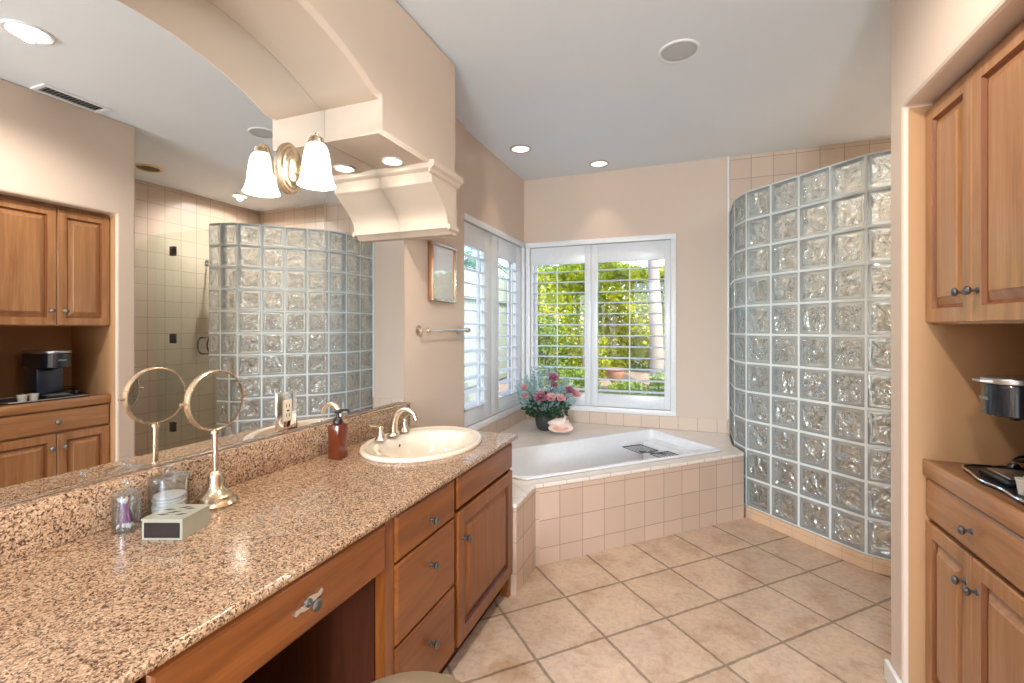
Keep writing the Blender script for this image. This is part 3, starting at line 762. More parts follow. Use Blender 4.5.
# sink
sk = thing('sink', 'oval biscuit coloured drop-in sink set in the granite counter', 'sink', (SX, SY, .64))
rings_def = [(1.0, 0, ZT+.0008), (1.005, 0, ZT+.008), (.99, 0, ZT+.015), (.965, 0, ZT+.0175), (.93, .0, ZT+.016), (.905, .0, ZT+.012), (.88, .0, ZT+.0125), (.85, .004, ZT+.011)]
bowl = [(.80, .020, ZT+.007), (.775, .026, ZT-.004), (.74, .028, ZT-.03), (.66, .028, ZT-.075), (.52, .026, ZT-.115), (.34, .022, ZT-.135), (.14, .020, ZT-.142), (.085, .02, ZT-.143)]
bm = NB(); prev = None; seg = 56
for k, sh_, z in rings_def+bowl:
    bx_ = SB*k
    cur = [bm.verts.new((SX+sh_+bx_*math.cos(2*PI*i/seg), SY+SA*k*math.sin(2*PI*i/seg), z)) for i in range(seg)]
    if prev:
        for i in range(seg): bm.faces.new((prev[i], prev[(i+1) % seg], cur[(i+1) % seg], cur[i]))
    prev = cur
bm.faces.new(prev)
obj('basin', bm, M['porcelain'], sk, recalc=True)
bm = L([(0, 0), (.022, 0), (.022, .003), (.012, .005), (0, .004)], (SX+.02, SY, ZT-.1425)); obj('drain', bm, M['nickel'], sk)
bm = L([(0, 0), (.007, 0), (.007, .002), (0, .003)], (SX-.13, SY, ZT-.02), 'x', seg=12); obj('overflow_hole', bm, M['vent_dark'], sk)
# faucet
fc = thing('faucet', 'satin gold widespread faucet with curved spout behind the sink', 'faucet', (-1.295, 1.87, ZT+.01))
FX = -1.300
zb = ZT+.0165
HB = [(0, 0), (.026, 0), (.027, .004), (.023, .010), (.017, .022), (.012, .038), (.010, .048), (.013, .052), (.013, .058), (.009, .063), (0, .066)]
for y, dy in ((1.765, -1), (1.955, 1)):
    h = obj('handle_base', L(HB, (FX, y, zb)), M['nickel'], fc)
    lev = NB(); tube(lev, smoothpath([(FX, y, zb+.058), (FX-.006, y+dy*.022, zb+.066), (FX-.010, y+dy*.052, zb+.074), (FX-.012, y+dy*.066, zb+.076)], 4), [.0065]*4+[.0055]*4+[.006]*4+[.004])
    obj('lever', lev, M['nickel'], h)
bm = NB(); lathe(bm, [(0, 0), (.027, 0), (.028, .004), (.022, .010), (.018, .018), (0, .018)], (FX, 1.862, zb))
pth = smoothpath([(FX, 1.862, zb+.012), (FX+.004, 1.862, zb+.06), (FX+.022, 1.862, zb+.105), (FX+.062, 1.862, zb+.128), (FX+.105, 1.862, zb+.112), (FX+.122, 1.862, zb+.082)], 6)
tube(bm, pth, [.020-.009*min(1, i/(len(pth)-1)*1.4) for i in range(len(pth))], seg=14)
obj('spout', bm, M['nickel'], fc)

# wall mirrors (two panes behind the arch)
def pane(top, label):
    bm = strips(NB(), [(y, .9005) for y, z in top], top, XM-.0025, XM)
    solo('wall_mirror', bm, M['mirror'], label, 'mirror', 'vanity mirror panes', smooth=False)
tl = [(-.31, 2.0845), (YC-.582, 2.0845)] + [(YC-a, b-.0005) for a, b in reversed(half[1:])] + [(YC+a, b-.0005) for a, b in half[:-1]] + [(YC+.5815, 2.2215)]
pane(tl, 'large arched wall mirror pane left of the seam behind the counter')
pane([(YC+.585, 2.0845), (1.940, 2.0845)] + [(y, z-.0005) for y, z in cor if y < 2.172] + [(2.172, 1.7845)], 'narrow wall mirror pane right of the seam beside the towel bar wall')

# sconce
sn = thing('wall_sconce', 'brass wall sconce with one frosted bell shade on the mirror', 'lamp', (XM, 1.392, 1.914))
bm = NB(); mm = Matrix.Translation((XM+.0005, 1.392, 1.914)) @ AX['x']
lathe(bm, [(0, 0), (.098, 0), (.098, .008), (.090, .014), (.082, .014), (.076, .022), (.066, .024), (.060, .030), (.040, .038), (0, .042)], mat=mm, sy=.62, seg=40)
obj('back_plate', bm, M['brass'], sn)
bm = T(smoothpath([(XM+.035, 1.390, 1.885), (XM+.07, 1.388, 1.90), (XM+.085, 1.388, 1.965), (XM+.11, 1.389, 2.012), (XM+.136, 1.390, 2.018), (XM+.137, 1.390, 2.005)], 6), .0055); obj('arm', bm, M['brass'], sn)
SXX = XM+.138
bm = L([(0, .028), (.007, .026), (.008, .012), (.024, .008), (.028, -.010), (.028, -.016), (0, -.016)], (SXX, 1.390, 2.004)); obj('shade_holder', bm, M['brass'], sn)
bm = L([(.024, 1.992), (.034, 1.984), (.042, 1.965), (.049, 1.925), (.053, 1.880), (.060, 1.850), (.068, 1.836), (.067, 1.834), (.057, 1.850), (.050, 1.880), (.046, 1.925), (.039, 1.962), (.024, 1.988)], (SXX, 1.390, 0), seg=36)
obj('shade', bm, M['shade'], sn)
bm = L([(0, 1.98), (.012, 1.975), (.016, 1.95), (.026, 1.915), (.024, 1.885), (0, 1.868)], (SXX, 1.390, 0), seg=20); obj('bulb', bm, M['lamp'], sn)
def lamp(kind, loc, energy, col, size=.03, spot=None, blend=.5, aim=None):
    l = D.lights.new('light_source', kind); l.energy = energy; l.color = col
    if kind in ('POINT', 'SPOT'): l.shadow_soft_size = size
    if kind == 'SPOT': l.spot_size = math.radians(spot); l.spot_blend = blend
    o = D.objects.new('light_source', l); COL.objects.link(o); o.location = loc
    if aim: o.rotation_euler = Vector(aim).to_track_quat('-Z', 'Y').to_euler()
    return o
WARM = (1, .74, .50)
lamp('POINT', (SXX, 1.390, 1.850), 4.2, WARM, .008)

# ceiling fixtures
def recessed(loc, label, on=True, r=.085, up=-1, ring='white', e=16, spot=120, grp='recessed ceiling lights', lens='lamp', col=(1, .80, .62)):
    x, y, z = loc
    t = thing('ceiling_light', label, 'ceiling light', (x, y, z-.001), grp)
    obj('trim_ring', L([(r*.78, 0), (r, 0), (r*1.0, -.004), (r*.92, -.008), (r*.80, -.006), (r*.78, -.001)], (x, y, z-.0005)), M[ring], t)
    obj('lens', L([(0, -.0025), (r*.77, -.0025), (r*.77, -.001), (0, -.001)], (x, y, z)), M[lens] if on else M['vent_dark'], t)
    if on: lamp('SPOT', (x, y, z-.015), e, col, .03, spot, .6, (0, 0, -1))
    return t
recessed((-1.235, 3.44, ZC), 'lit round ceiling light near the side window wall', e=4, spot=75, lens='lamp_dim', ring='steel')
recessed((-.726, 3.985, ZC), 'lit round ceiling light above the back window', e=4, spot=75, lens='lamp_dim', ring='steel')
recessed((.012, 1.26, ZC), 'lit round ceiling light in the walkway, seen in the mirror', e=44, r=.095, spot=155, col=(1, .93, .84))
recessed((.0, -.5, ZC), 'round ceiling light added unseen behind the viewpoint as fill', e=50, r=.1, spot=165, col=(1, .95, .90))  # unseen light added to brighten the room
recessed((-1.310, 1.868, 2.085), 'small lit light under the arch step beside the corbel', r=.052, e=5, spot=130, lens='lamp')
recessed((-1.30, .25, 2.085), 'small lit light under the near arch step', r=.052, e=5, spot=130)
recessed((1.511, 2.702, ZC), 'unlit gold rimmed round fixture in the ceiling by the shower', on=False, ring='gold', r=.11)
lamp('POINT', (.25, -3.4, 1.5), 440, (.84, .93, 1.0), .4)      # added cool fill light beyond the doorway, unseen and without a fixture
sp = thing('ceiling_speaker', 'round grey speaker grille in the ceiling', 'speaker', (-.055, 2.505, ZC-.002))
obj('trim_ring', L([(.085, 0), (.100, 0), (.100, -.004), (.094, -.008), (.086, -.006)], (-.055, 2.505, ZC-.0005)), M['white'], sp)
obj('grille', L([(0, -.005), (.07, -.0045), (.085, -.003), (.085, -.001), (0, -.001)], (-.055, 2.505, ZC)), M['grille'], sp)
def vent(cx, cy, w, h, label, nsl):
    t = thing('ceiling_vent', label, 'vent', (cx, cy, ZC-.01))
    bm = NB(); z0, z1 = ZC-.010, ZC-.0005
    box(bm, cx-w/2, cx+w/2, cy-h/2, cy-h/2+.02, z0, z1); box(bm, cx-w/2, cx+w/2, cy+h/2-.02, cy+h/2, z0, z1)
    box(bm, cx-w/2, cx-w/2+.02, cy-h/2+.02, cy+h/2-.02, z0, z1); box(bm, cx+w/2-.02, cx+w/2, cy-h/2+.02, cy+h/2-.02, z0, z1)
    obj('frame', bm, M['white'], t, smooth=False)
    obj('backing', B(cx-w/2+.02, cx+w/2-.02, cy-h/2+.02, cy+h/2-.02, ZC-.002, ZC-.0005), M['vent_dark'], t, smooth=False)
    for k in range(nsl):
        yy = cy-h/2+.02+(h-.04)*(k+.5)/nsl
        bm = prism(NB(), [(yy-.004, ZC-.009), (yy-.002, ZC-.009), (yy+.006, ZC-.003), (yy+.004, ZC-.003)], cx-w/2+.021, cx+w/2-.021, 'x')
        obj('slat', bm, M['grille'], t, smooth=False)
vent(.602, 1.72, .14, .33, 'white rectangular ceiling vent above the right wall, seen in the mirror', 14)
recessed((1.541, 3.62, ZC), 'round ceiling fixture inside the shower area, seen small in the mirror, its light added', e=60, r=.08, spot=165, col=(1, .93, .86))  # fixture shows in the mirror; its light is added to brighten the shower

# ------------------------------------------------------------------ towel bar, framed picture
tb = thing('towel_bar', 'brushed nickel towel bar on the wall between mirror and window', 'towel bar', (XM, 2.56, 1.285))
for y in (2.32, 2.815):
    p = obj('post', L([(0, 0), (.030, 0), (.031, .005), (.024, .010), (.013, .016), (.010, .03), (.010, .048), (.015, .055), (.017, .064), (.014, .073), (.007, .079), (0, .08)], (XM-.0025, y, 1.285), 'x', seg=20), M['nickel'], tb)
obj('bar', T([(XM+.06, 2.30, 1.285), (XM+.06, 2.835, 1.285)], .008), M['chrome'], tb)
obj('end_cap', L([(0, 0), (.010, .002), (.013, .010), (.010, .018), (0, .021)], (XM+.06, 2.833, 1.285), 'y', seg=14), M['dark_chrome'], tb)
pf = thing('picture_frame', 'small glazed picture in a copper frame above the towel bar', 'picture frame', (XM, 2.565, 1.64))
bm = NB(); y0, y1, z0, z1 = 2.42, 2.715, 1.462, 1.812
for a in ((y0, y1, z0, z0+.014), (y0, y1, z1-.014, z1), (y0, y0+.014, z0+.014, z1-.014), (y1-.014, y1, z0+.014, z1-.014)): box(bm, XM-.0025, XM+.032, *a, bev=.003)
obj('frame', bm, M['copper'], pf)
bm = NB()
for a in ((y0+.001, y1-.001, z0+.001, z0+.013), (y0+.001, y1-.001, z1-.013, z1-.001), (y0+.001, y0+.013, z0+.013, z1-.013), (y1-.013, y1-.001, z0+.013, z1-.013)): box(bm, XM+.0325, XM+.036, *a, bev=.001)
obj('silver_lip', bm, M['chrome'], pf)
obj('mat_board', B(XM-.002, XM+.020, y0+.014, y1-.014, z0+.014, z1-.014), M['white'], pf, smooth=False)
obj('glazing', B(XM+.0205, XM+.024, y0+.014, y1-.014, z0+.014, z1-.014), M['clear'], pf, smooth=False)

# electrical outlet on the mirror
ol = thing('wall_outlet', 'ivory duplex outlet with clear mirrored plate on the mirror above the backsplash', 'outlet', (XM, 1.38, .985))
obj('plate', B(XM+.0005, XM+.005, 1.332, 1.425, .915, 1.055, bev=.0015), M['mirror'], ol)
obj('receptacle', B(XM+.0052, XM+.010, 1.358, 1.398, .945, 1.025, bev=.002), M['outlet'], ol)
bm = NB()
for zc in (1.003, .967):
    box(bm, XM+.0102, XM+.0108, 1.369, 1.372, zc-.006, zc+.006); box(bm, XM+.0102, XM+.0108, 1.383, 1.386, zc-.006, zc+.006)
box(bm, XM+.0102, XM+.0112, 1.372, 1.384, .982, .988)
obj('slots', bm, M['vent_dark'], ol, smooth=False)

# ------------------------------------------------------------------ things on the counter
hm = thing('magnifying_mirror', 'round brass magnifying mirror on a stepped pedestal stand', 'mirror', (-1.300, 1.0, ZT))
HX, HY = -1.316, .992
obj('base', L([(0, .0005), (.058, .0005), (.060, .006), (.056, .014), (.048, .017), (.046, .026), (.034, .034), (.026, .046), (.020, .058), (.020, .080), (.016, .092), (.010, .098), (0, .098)], (HX, HY, ZT)), M['brass'], hm)
obj('stem', T([(HX, HY, ZT+.096), (HX, HY, ZT+.218)], .0075, seg=14), M['brass'], hm)
dm = Matrix.Translation((HX, HY, 1.087)) @ Matrix.Rotation(math.radians(1), 4, 'Z') @ AX['x']
bm = lathe(NB(), [(.083, -.009), (.086, -.010), (.089, -.008), (.090, 0), (.089, .008), (.086, .010), (.083, .009)], mat=dm, seg=48)
ring_ = obj('rim', bm, M['brass'], hm)
bm = lathe(NB(), [(0, .008), (.083, .008), (.083, -.008), (0, -.008)], mat=dm, seg=48)
obj('glass', bm, M['mirror'], hm, smooth=False)
bm = NB()
bm.free()
for s_ in (-1, 1): obj('pivot', T([(HX, HY+s_*.089, 1.087), (HX, HY+s_*.104, 1.087)], .004), M['brass'], hm)
obj('collar', T([(HX, HY, .988), (HX, HY, .9965)], .012), M['brass'], hm)

def bottle_pump():
    c = (-1.318, 1.512); a = .028
    t = thing('soap_dispenser', 'square amber bottle with black pump beside the sink', 'soap dispenser', (*c, ZT))
    bm = NB(); box(bm, c[0]-a, c[0]+a, c[1]-a, c[1]+a, ZT+.0005, ZT+.138, bev=.006); obj('bottle', bm, M['amber'], t)
    obj('collar', L([(0, 0), (.016, 0), (.019, .003), (.019, .016), (.013, .024), (.007, .028), (.006, .046), (0, .046)], (*c, ZT+.138), seg=20), M['black'], t)
    bm = T(smoothpath([(c[0], c[1], ZT+.182), (c[0]+.006, c[1]+.010, ZT+.190), (c[0]+.022, c[1]+.026, ZT+.190), (c[0]+.030, c[1]+.034, ZT+.180)], 5), .005)
    lathe(bm, [(0, 0), (.013, 0), (.014, .006), (.010, .011), (0, .012)], (*c, ZT+.181), seg=16)
    obj('pump_head', bm, M['black'], t)
bottle_pump()

def jar(c, r, h, label):
    t = thing('apothecary_jar', label, 'jar', (*c, ZT), 'clear lidded jars')
    obj('jar_body', L([(0, .0006), (r*.96, .0006), (r, .006), (r, h), (r*.94, h), (r*.94, .008), (0, .006)], (*c, ZT), seg=32), M['acrylic'], t)
    obj('lid', L([(0, h+.001), (r*1.04, h+.001), (r*1.04, h+.007), (r*.5, h+.014), (r*.16, h+.018), (r*.12, h+.024), (r*.26, h+.034), (r*.16, h+.042), (0, h+.043)], (*c, ZT), seg=32), M['acrylic'], t)
    return t
J1 = (-1.352, .790); J2 = (-1.355, .868)
J1 = (-1.358, .781); J2 = (-1.356, .885)
jar(J1, .030, .090, 'smaller clear jar holding purple cotton swabs')
jar(J2, .047, .104, 'larger clear jar holding white cotton pads')
for k in range(9):
    a = random.random()*2*PI; r1 = random.uniform(.004, .018); b = a+PI*random.uniform(.7, 1.3); r2 = random.uniform(.006, .02)
    p0 = Vector((J1[0]+r1*math.cos(a), J1[1]+r1*math.sin(a), ZT+.012)); p1 = Vector((J1[0]+r2*math.cos(b), J1[1]+r2*math.sin(b), ZT+.078))
    t = thing('cotton_swab', 'purple stemmed cotton swab leaning inside the smaller clear jar', 'cotton swab', p0, 'cotton swabs in the jar')
    obj('stick', T([p0, p1], .0015, seg=6), M['purple'], t)
    dv = (p1-p0).normalized()
    for q in (p0, p1):
        s_ = -1 if q is p0 else 1
        obj('tip', T([q-dv*.006*s_, q-dv*.001*s_, q+dv*.004*s_, q+dv*.0065*s_], [.0018, .0036, .0034, .001], seg=8), M['cotton'], t)
for k in range(6):
    bm = L([(0, 0), (.036, 0), (.0385, .003), (.038, .007), (.03, .0085), (0, .0085)], (0, 0, 0), seg=24)
    bm.transform(Matrix.Translation((J2[0]+random.uniform(-.003, .003), J2[1]+random.uniform(-.003, .003), ZT+.008+k*.0088)) @ Matrix.Rotation(0.0, 4, 'X'))
    solo('cotton_pad', bm, M['cotton'], 'white round cotton pad in the stack inside the larger clear jar', 'cotton pad', 'cotton pads in the jar')
# small box
bx = thing('keepsake_box', 'small silver paper box with a dark front panel in front of the jars', 'box', (-1.20, .825, ZT), rotz=0)
P0, P1, P2 = Vector((-1.258, .757)), Vector((-1.165, .792)), Vector((-1.193, .883)); P3 = P0+P2-P1
bm = prism(NB(), [tuple(p) for p in (P0, P1, P2, P3)], ZT+.0005, ZT+.048, 'z'); obj('body', bm, M['box_side'], bx, smooth=False)
def grow(k): 
    c = (P0+P2)/2; return [tuple(c+(p-c)*k) for p in (P0, P1, P2, P3)]
bm = prism(NB(), grow(1.03), ZT+.0485, ZT+.052, 'z'); obj('lid', bm, M['box_side'], bx, smooth=False)
u_ = (P1-P0).normalized(); nn = Vector((u_.y, -u_.x))
bm = NB(); pa = P0+u_*.006+nn*.0005; pb = P1-u_*.006+nn*.0005
vs = [bm.verts.new((p.x, p.y, z)) for p, z in ((pa, ZT+.006), (pb, ZT+.006), (pb, ZT+.043), (pa, ZT+.043))]
vs2 = [bm.verts.new((v.co.x+nn.x*.0008, v.co.y+nn.y*.0008, v.co.z)) for v in vs]
bm.faces.new(vs2); bm.faces.new(list(reversed(vs)))
for i in range(4): bm.faces.new((vs[i], vs[(i+1) % 4], vs2[(i+1) % 4], vs2[i]))
obj('front_panel', bm, M['box_dark'], bx, smooth=False, label='dark brown front panel')
bm = NB(); cc = (P0+P2)/2; v_ = (P2-P1).normalized()
for k, (a, b, l) in enumerate(((-.028, .012, .030), (-.004, -.004, .034), (.018, .020, .028), (.000, .028, .030), (-.020, -.020, .028), (.024, -.018, .026))):
    c0 = cc+u_*a+v_*b; dd = (u_*.9+v_*(.45 if k % 2 else .1)).normalized(); ee = Vector((-dd.y, dd.x))
    prism(bm, [tuple(c0-dd*l*.5), tuple(c0+ee*.0045), tuple(c0+dd*l*.5), tuple(c0-ee*.0045)], ZT+.0522, ZT+.0528, 'z')
obj('lid_pattern', bm, M['vent_dark'], bx, smooth=False, label='dark leaf shapes on the lid')

# ------------------------------------------------------------------ stool
st = thing('stool', 'round taupe upholstered stool standing in front of the vanity', 'stool', (-.555, .83, 0))
c = (-.555, .830)
obj('seat', L([(0, .395), (.165, .395), (.172, .405), (.174, .452), (.170, .468), (.155, .478), (.08, .482), (0, .483)], (*c, 0), seg=40), M['stool'], st)
for k in range(4):
    a = PI/4+k*PI/2; obj('leg', T([(c[0]+.11*math.cos(a), c[1]+.11*math.sin(a), .394), (c[0]+.145*math.cos(a), c[1]+.145*math.sin(a), .002)], [.016, .011]), M['cherry_dark_shade'], st)

# ------------------------------------------------------------------ right niche cabinets
XB = .766     # face-frame plane; doors stand to .746
ub = thing('wall_cabinet', 'light brown wooden wall cabinet with two raised panel doors in the niche', 'cabinet', (.96, 1.66, 1.31))
bm = NB(); ya, yb, za, zb_ = NY0+.004, NY1-.004, 1.312, NZ-.002
box(bm, XB, NXB-.004, ya, yb, za, za+.02); box(bm, XB, NXB-.004, ya, yb, zb_-.02, zb_); box(bm, XB, NXB-.004, ya, ya+.02, za+.02, zb_-.02); box(bm, XB, NXB-.004, yb-.02, yb, za+.02, zb_-.02); box(bm, NXB-.015, NXB-.004, ya+.02, yb-.02, za+.02, zb_-.02)
obj('body', bm, M['maple'], ub, smooth=False)
d = raised_door(ub, 1.717, 1.996, 1.318, 2.035, XB-.0005, -1, M['maple'], fr=.045); knob(d, (XB-.0205, 1.752, 1.405), '-x')
d = raised_door(ub, 1.325, 1.713, 1.318, 2.035, XB-.0005, -1, M['maple'], fr=.045); knob(d, (XB-.0205, 1.684, 1.405), '-x')
lb = thing('base_cabinet', 'light brown wooden base cabinet with one drawer over two doors in the niche', 'cabinet', (.96, 1.66, 0))
bm = NB(); ztop = .800
box(bm, XB, NXB-.004, ya, ya+.02, .001, ztop); box(bm, XB, NXB-.004, yb-.02, yb, .001, ztop); box(bm, XB, NXB-.004, ya+.02, yb-.02, .08, .10); box(bm, NXB-.015, NXB-.004, ya+.02, yb-.02, .10, ztop)
box(bm, XB, XB+.018, ya+.02, yb-.02, .001, .08); box(bm, XB, XB+.018, ya+.02, yb-.02, .640, .662); box(bm, XB, XB+.018, ya+.02, yb-.02, .788, ztop); box(bm, XB, XB+.018, 1.69, 1.74, .10, .64)
obj('body', bm, M['maple'], lb, smooth=False)
d = slab_front(lb, 1.325, 1.996, .660, .796, XB-.0005, -1, M['maple_h']); knob(d, (XB-.0205, 1.715, .722), '-x')
d = raised_door(lb, 1.717, 1.996, .09, .648, XB-.0005, -1, M['maple'], fr=.045); knob(d, (XB-.0205, 1.750, .562), '-x')
d = raised_door(lb, 1.325, 1.713, .09, .648, XB-.0005, -1, M['maple'], fr=.045); knob(d, (XB-.0205, 1.688, .562), '-x')
wt = thing('wooden_worktop', 'brown wooden worktop on the base cabinet under the coffee maker', 'worktop', (.96, 1.66, .80))
obj('board', B(.752, NXB-.004, ya, yb, .8008, .852, bev=.002), M['maple_top'], wt)
obj('edge_strip', B(.738, .7515, ya, yb, .8008, .856, bev=.003), M['maple_h'], wt, label='lighter wooden front edge')
ZW = .853
ty = thing('serving_tray', 'dark glass tray with silver wavy rim under the coffee maker', 'tray', (.93, 1.70, ZW))
def wav(k, n, g=0):
    a = 2*PI*k/n; ex = .150+g+.005*math.sin(9*a); ey = .235+g+.005*math.sin(9*a)
    c, s = math.cos(a), math.sin(a); p = 4
    r = (abs(c)**p+abs(s)**p)**(-1/p); return (.935+ex*r*c, 1.705+ey*r*s)
bm = prism(NB(), [wav(k, 72) for k in range(72)], ZW+.0005, ZW+.007, 'z'); obj('plate', bm, M['black'], ty, smooth=False)
bm = tube(NB(), [(*wav(k, 72), ZW+.009) for k in range(72)], .0035, seg=6, closed=True); obj('rim', bm, M['chrome'], ty)
cm = thing('coffee_maker', 'navy and black pod coffee maker with silver lid standing on the tray', 'coffee maker', (.97, 1.755, ZW+.008))
z0 = ZW+.0075; cy0, cy1 = 1.688, 1.836
obj('base', B(.815, 1.07, cy0+.004, cy1-.004, z0, z0+.018, bev=.006), M['black'], cm)
obj('drip_grate', B(.825, .905, cy0+.02, cy1-.02, z0+.0185, z0+.024, bev=.002), M['steel'], cm)
obj('body', B(.914, 1.07, cy0+.003, cy1-.003, z0+.0185, 1.050, bev=.012), M['navy'], cm)
hp = []
for k in range(13):
    a = PI/2+PI*k/12; hp.append((.860+.065*math.cos(a), (cy0+cy1)/2+(cy1-cy0)/2*math.sin(a)))
hp += [(1.07, cy0), (1.07, cy1)]
bm = prism(NB(), hp, 1.0505, 1.140, 'z'); obj('brew_head', bm, M['ink'], cm, bevel=.004)
gp = [((x-.95)*1.015+.95, (y-1.762)*1.015+1.762) for x, y in hp]
bm = prism(NB(), gp, 1.1405, 1.158, 'z'); obj('lid', bm, M['steel'], cm, bevel=.004)
bm = prism(NB(), [(.775, 1.74), (.80, 1.73), (.80, 1.79), (.775, 1.78)], 1.146, 1.152, 'z'); obj('lid_handle', bm, M['steel'], cm)
obj('spout', L([(0, 0), (.012, 0), (.018, .012), (0, .012)], (.862, 1.762, 1.0375), seg=16), M['black'], cm)
# brand wordmark on the head, as small raised light letters
def letters(word, origin, right, up, h, mat, parent, name='lettering', depth=.0008):
    F = {'K': ['1001', '1010', '1100', '1010', '1001'], 'E': ['111', '100', '110', '100', '111'], 'U': ['1001', '1001', '1001', '1001', '0110'], 'R': ['1110', '1001', '1110', '1010', '1001'], 'I': ['1', '1', '1', '1', '1'], 'G': ['0111', '1000', '1011', '1001', '0111']}
    bm = NB(); x = 0; s_ = h/5; n = right.cross(up)
    for ch in word:
        rows = F[ch]
        for r, row in enumerate(rows):
            for cI, b_ in enumerate(row):
                if b_ == '1':
                    o_ = origin+right*((x+cI)*s_)+up*((4-r)*s_)
                    pp = [o_, o_+right*s_, o_+right*s_+up*s_, o_+up*s_]
                    a_ = [bm.verts.new(p) for p in pp]; c_ = [bm.verts.new(p+n*depth) for p in pp]
                    bm.faces.new(c_); bm.faces.new(list(reversed(a_)))
                    for i in range(4): bm.faces.new((a_[i], a_[(i+1) % 4], c_[(i+1) % 4], c_[i]))
        x += len(rows[0])+1
    obj(name, bm, mat, parent, smooth=False)
letters('KEURIG', Vector((.7946, 1.787, 1.094)), Vector((0, -1, 0)), Vector((0, 0, 1)), .009, M['steel'], cm)
for k, (x, y, lb_) in enumerate(((.822, 1.585, 'white paper cup on the tray, the one farther from the coffee maker'), (.830, 1.640, 'white paper cup on the tray, the one closer to the coffee maker'))):
    bm = L([(0, 0), (.019, 0), (.024, .036), (.0255, .037), (.0255, .040), (.0225, .040), (.018, .004), (0, .004)], (x, y, ZW+.0075), seg=20)
    solo('coffee_pod_cup', bm, M['cup'], lb_, 'cup', 'small white cups on the tray')
bm = T(smoothpath([(1.03, 1.842, .885), (.98, 1.88, .895), (.93, 1.90, .892), (.97, 1.93, .902), (1.05, 1.92, .905), (1.10, 1.88, .895), (1.14, 1.82, .90), (1.17, 1.80, .92)], 8), .004, seg=8)
bm2 = bm; lathe(bm2, [(0, 0), (.016, 0), (.018, .012), (.010, .022), (0, .022)], (.93, 1.905, ZW+.002+.006), seg=14)
solo('power_cord', bm2, M['black'], 'black coiled power cord lying behind the coffee maker', 'cord')
bm = L([(0, 0), (.020, 0), (.022, .006), (.012, .010), (0, .011)], (.845, 1.845, ZW+.0085), sx=1.2)
solo('coffee_pod', bm, M['navy'], 'small blue coffee pod lying on the tray by the wall', 'coffee pod')

# ------------------------------------------------------------------ flowers and shell on the tub ledge
VX, VY = -1.145, 3.800; UR = Vector((.934, .356, 0))
vs_ = thing('flower_vase', 'dark woven round vase holding the flower bouquet in the tub corner', 'vase', (VX, VY, ZD))
bm = NB(); prof = [(0, .001), (.050, .001), (.058, .010), (.075, .045), (.080, .085), (.074, .120), (.062, .142), (.066, .152), (.060, .152), (.056, .140), (.066, .118), (.070, .085), (.05, .02), (0, .015)]
lathe(bm, prof, (VX, VY, ZD), seg=36)
obj('vase_body', bm, M['vase'], vs_)
bm = NB()
for k in range(14):
    z = ZD+.012+k*.0098
    r = [p for p in prof[:8]]; zz = z-ZD
    for (r0, z0_), (r1, z1_) in zip(prof[1:8], prof[2:8]):
        if z0_ <= zz <= z1_: rr_ = r0+(r1-r0)*(zz-z0_)/max(1e-6, z1_-z0_); break
    tube(bm, [(VX+(rr_+.003*math.sin(12*a+k*PI))*math.cos(a), VY+(rr_+.003*math.sin(12*a+k*PI))*math.sin(a), z) for a in [2*PI*i/48 for i in range(48)]], .0042, seg=5, closed=True)
obj('woven_bands', bm, M['vase'], vs_)
def petal_mesh(r, n=13, seed=0):
    bm = NB(); rnd = random.Random(seed)
    for k in range(n):
        f = k/(n-1); a = k*2.4; rad = r*(.18+.62*f); tilt = math.radians(82-62*f); size = r*(.55+.42*f)
        out = Vector((math.cos(a), math.sin(a), 0)); tan = Vector((-math.sin(a), math.cos(a), 0)); up = Vector((0, 0, 1))
        base = out*rad*.35 + up*(-.35*r*f)
        grid = []
        for i in range(4):
            row = []; v = i/3
            for j in range(4):
                u = j/3-.5; wdt = size*(.5+.9*math.sin(PI*min(1, v*.62+.12)))
                d = out*math.cos(tilt)+up*math.sin(tilt)
                p = base+d*size*v + tan*u*wdt + out*(-.9*u*u*size*(1-.2*f)) + out*(.22*size*v*v*f)
                row.append(bm.verts.new(p+Vector((rnd.uniform(-1, 1), rnd.uniform(-1, 1), rnd.uniform(-1, 1)))*r*.02))
            grid.append(row)
        for i in range(3):
            for j in range(3): bm.faces.new((grid[i][j], grid[i][j+1], grid[i+1][j+1], grid[i+1][j]))
    lathe(bm, [(0, -.45*r), (.25*r, -.4*r), (.35*r, -.1*r), (.2*r, .4*r), (0, .5*r)], (0, 0, 0), seg=8)
    return bm
flw = [(280, 185, .036, 'plum', 'plum rose at the top of the bouquet'), (285, 238, .024, 'plum', 'small plum bud just under the top rose'), (185, 325, .046, 'plum', 'largest plum rose at the left front of the bouquet'), (268, 330, .036, 'pink', 'pink rose at the front centre, left of its twin'), (338, 333, .032, 'pink', 'pink rose at the front centre, right of its twin'), (402, 275, .034, 'plum', 'plum rose at the upper right of the bouquet'), (450, 308, .036, 'pink', 'pink rose at the far right of the bouquet'), (60, 258, .026, 'pink', 'upper pink rose at the far left of the bouquet'), (62, 322, .030, 'pink', 'lower pink rose at the far left of the bouquet')]
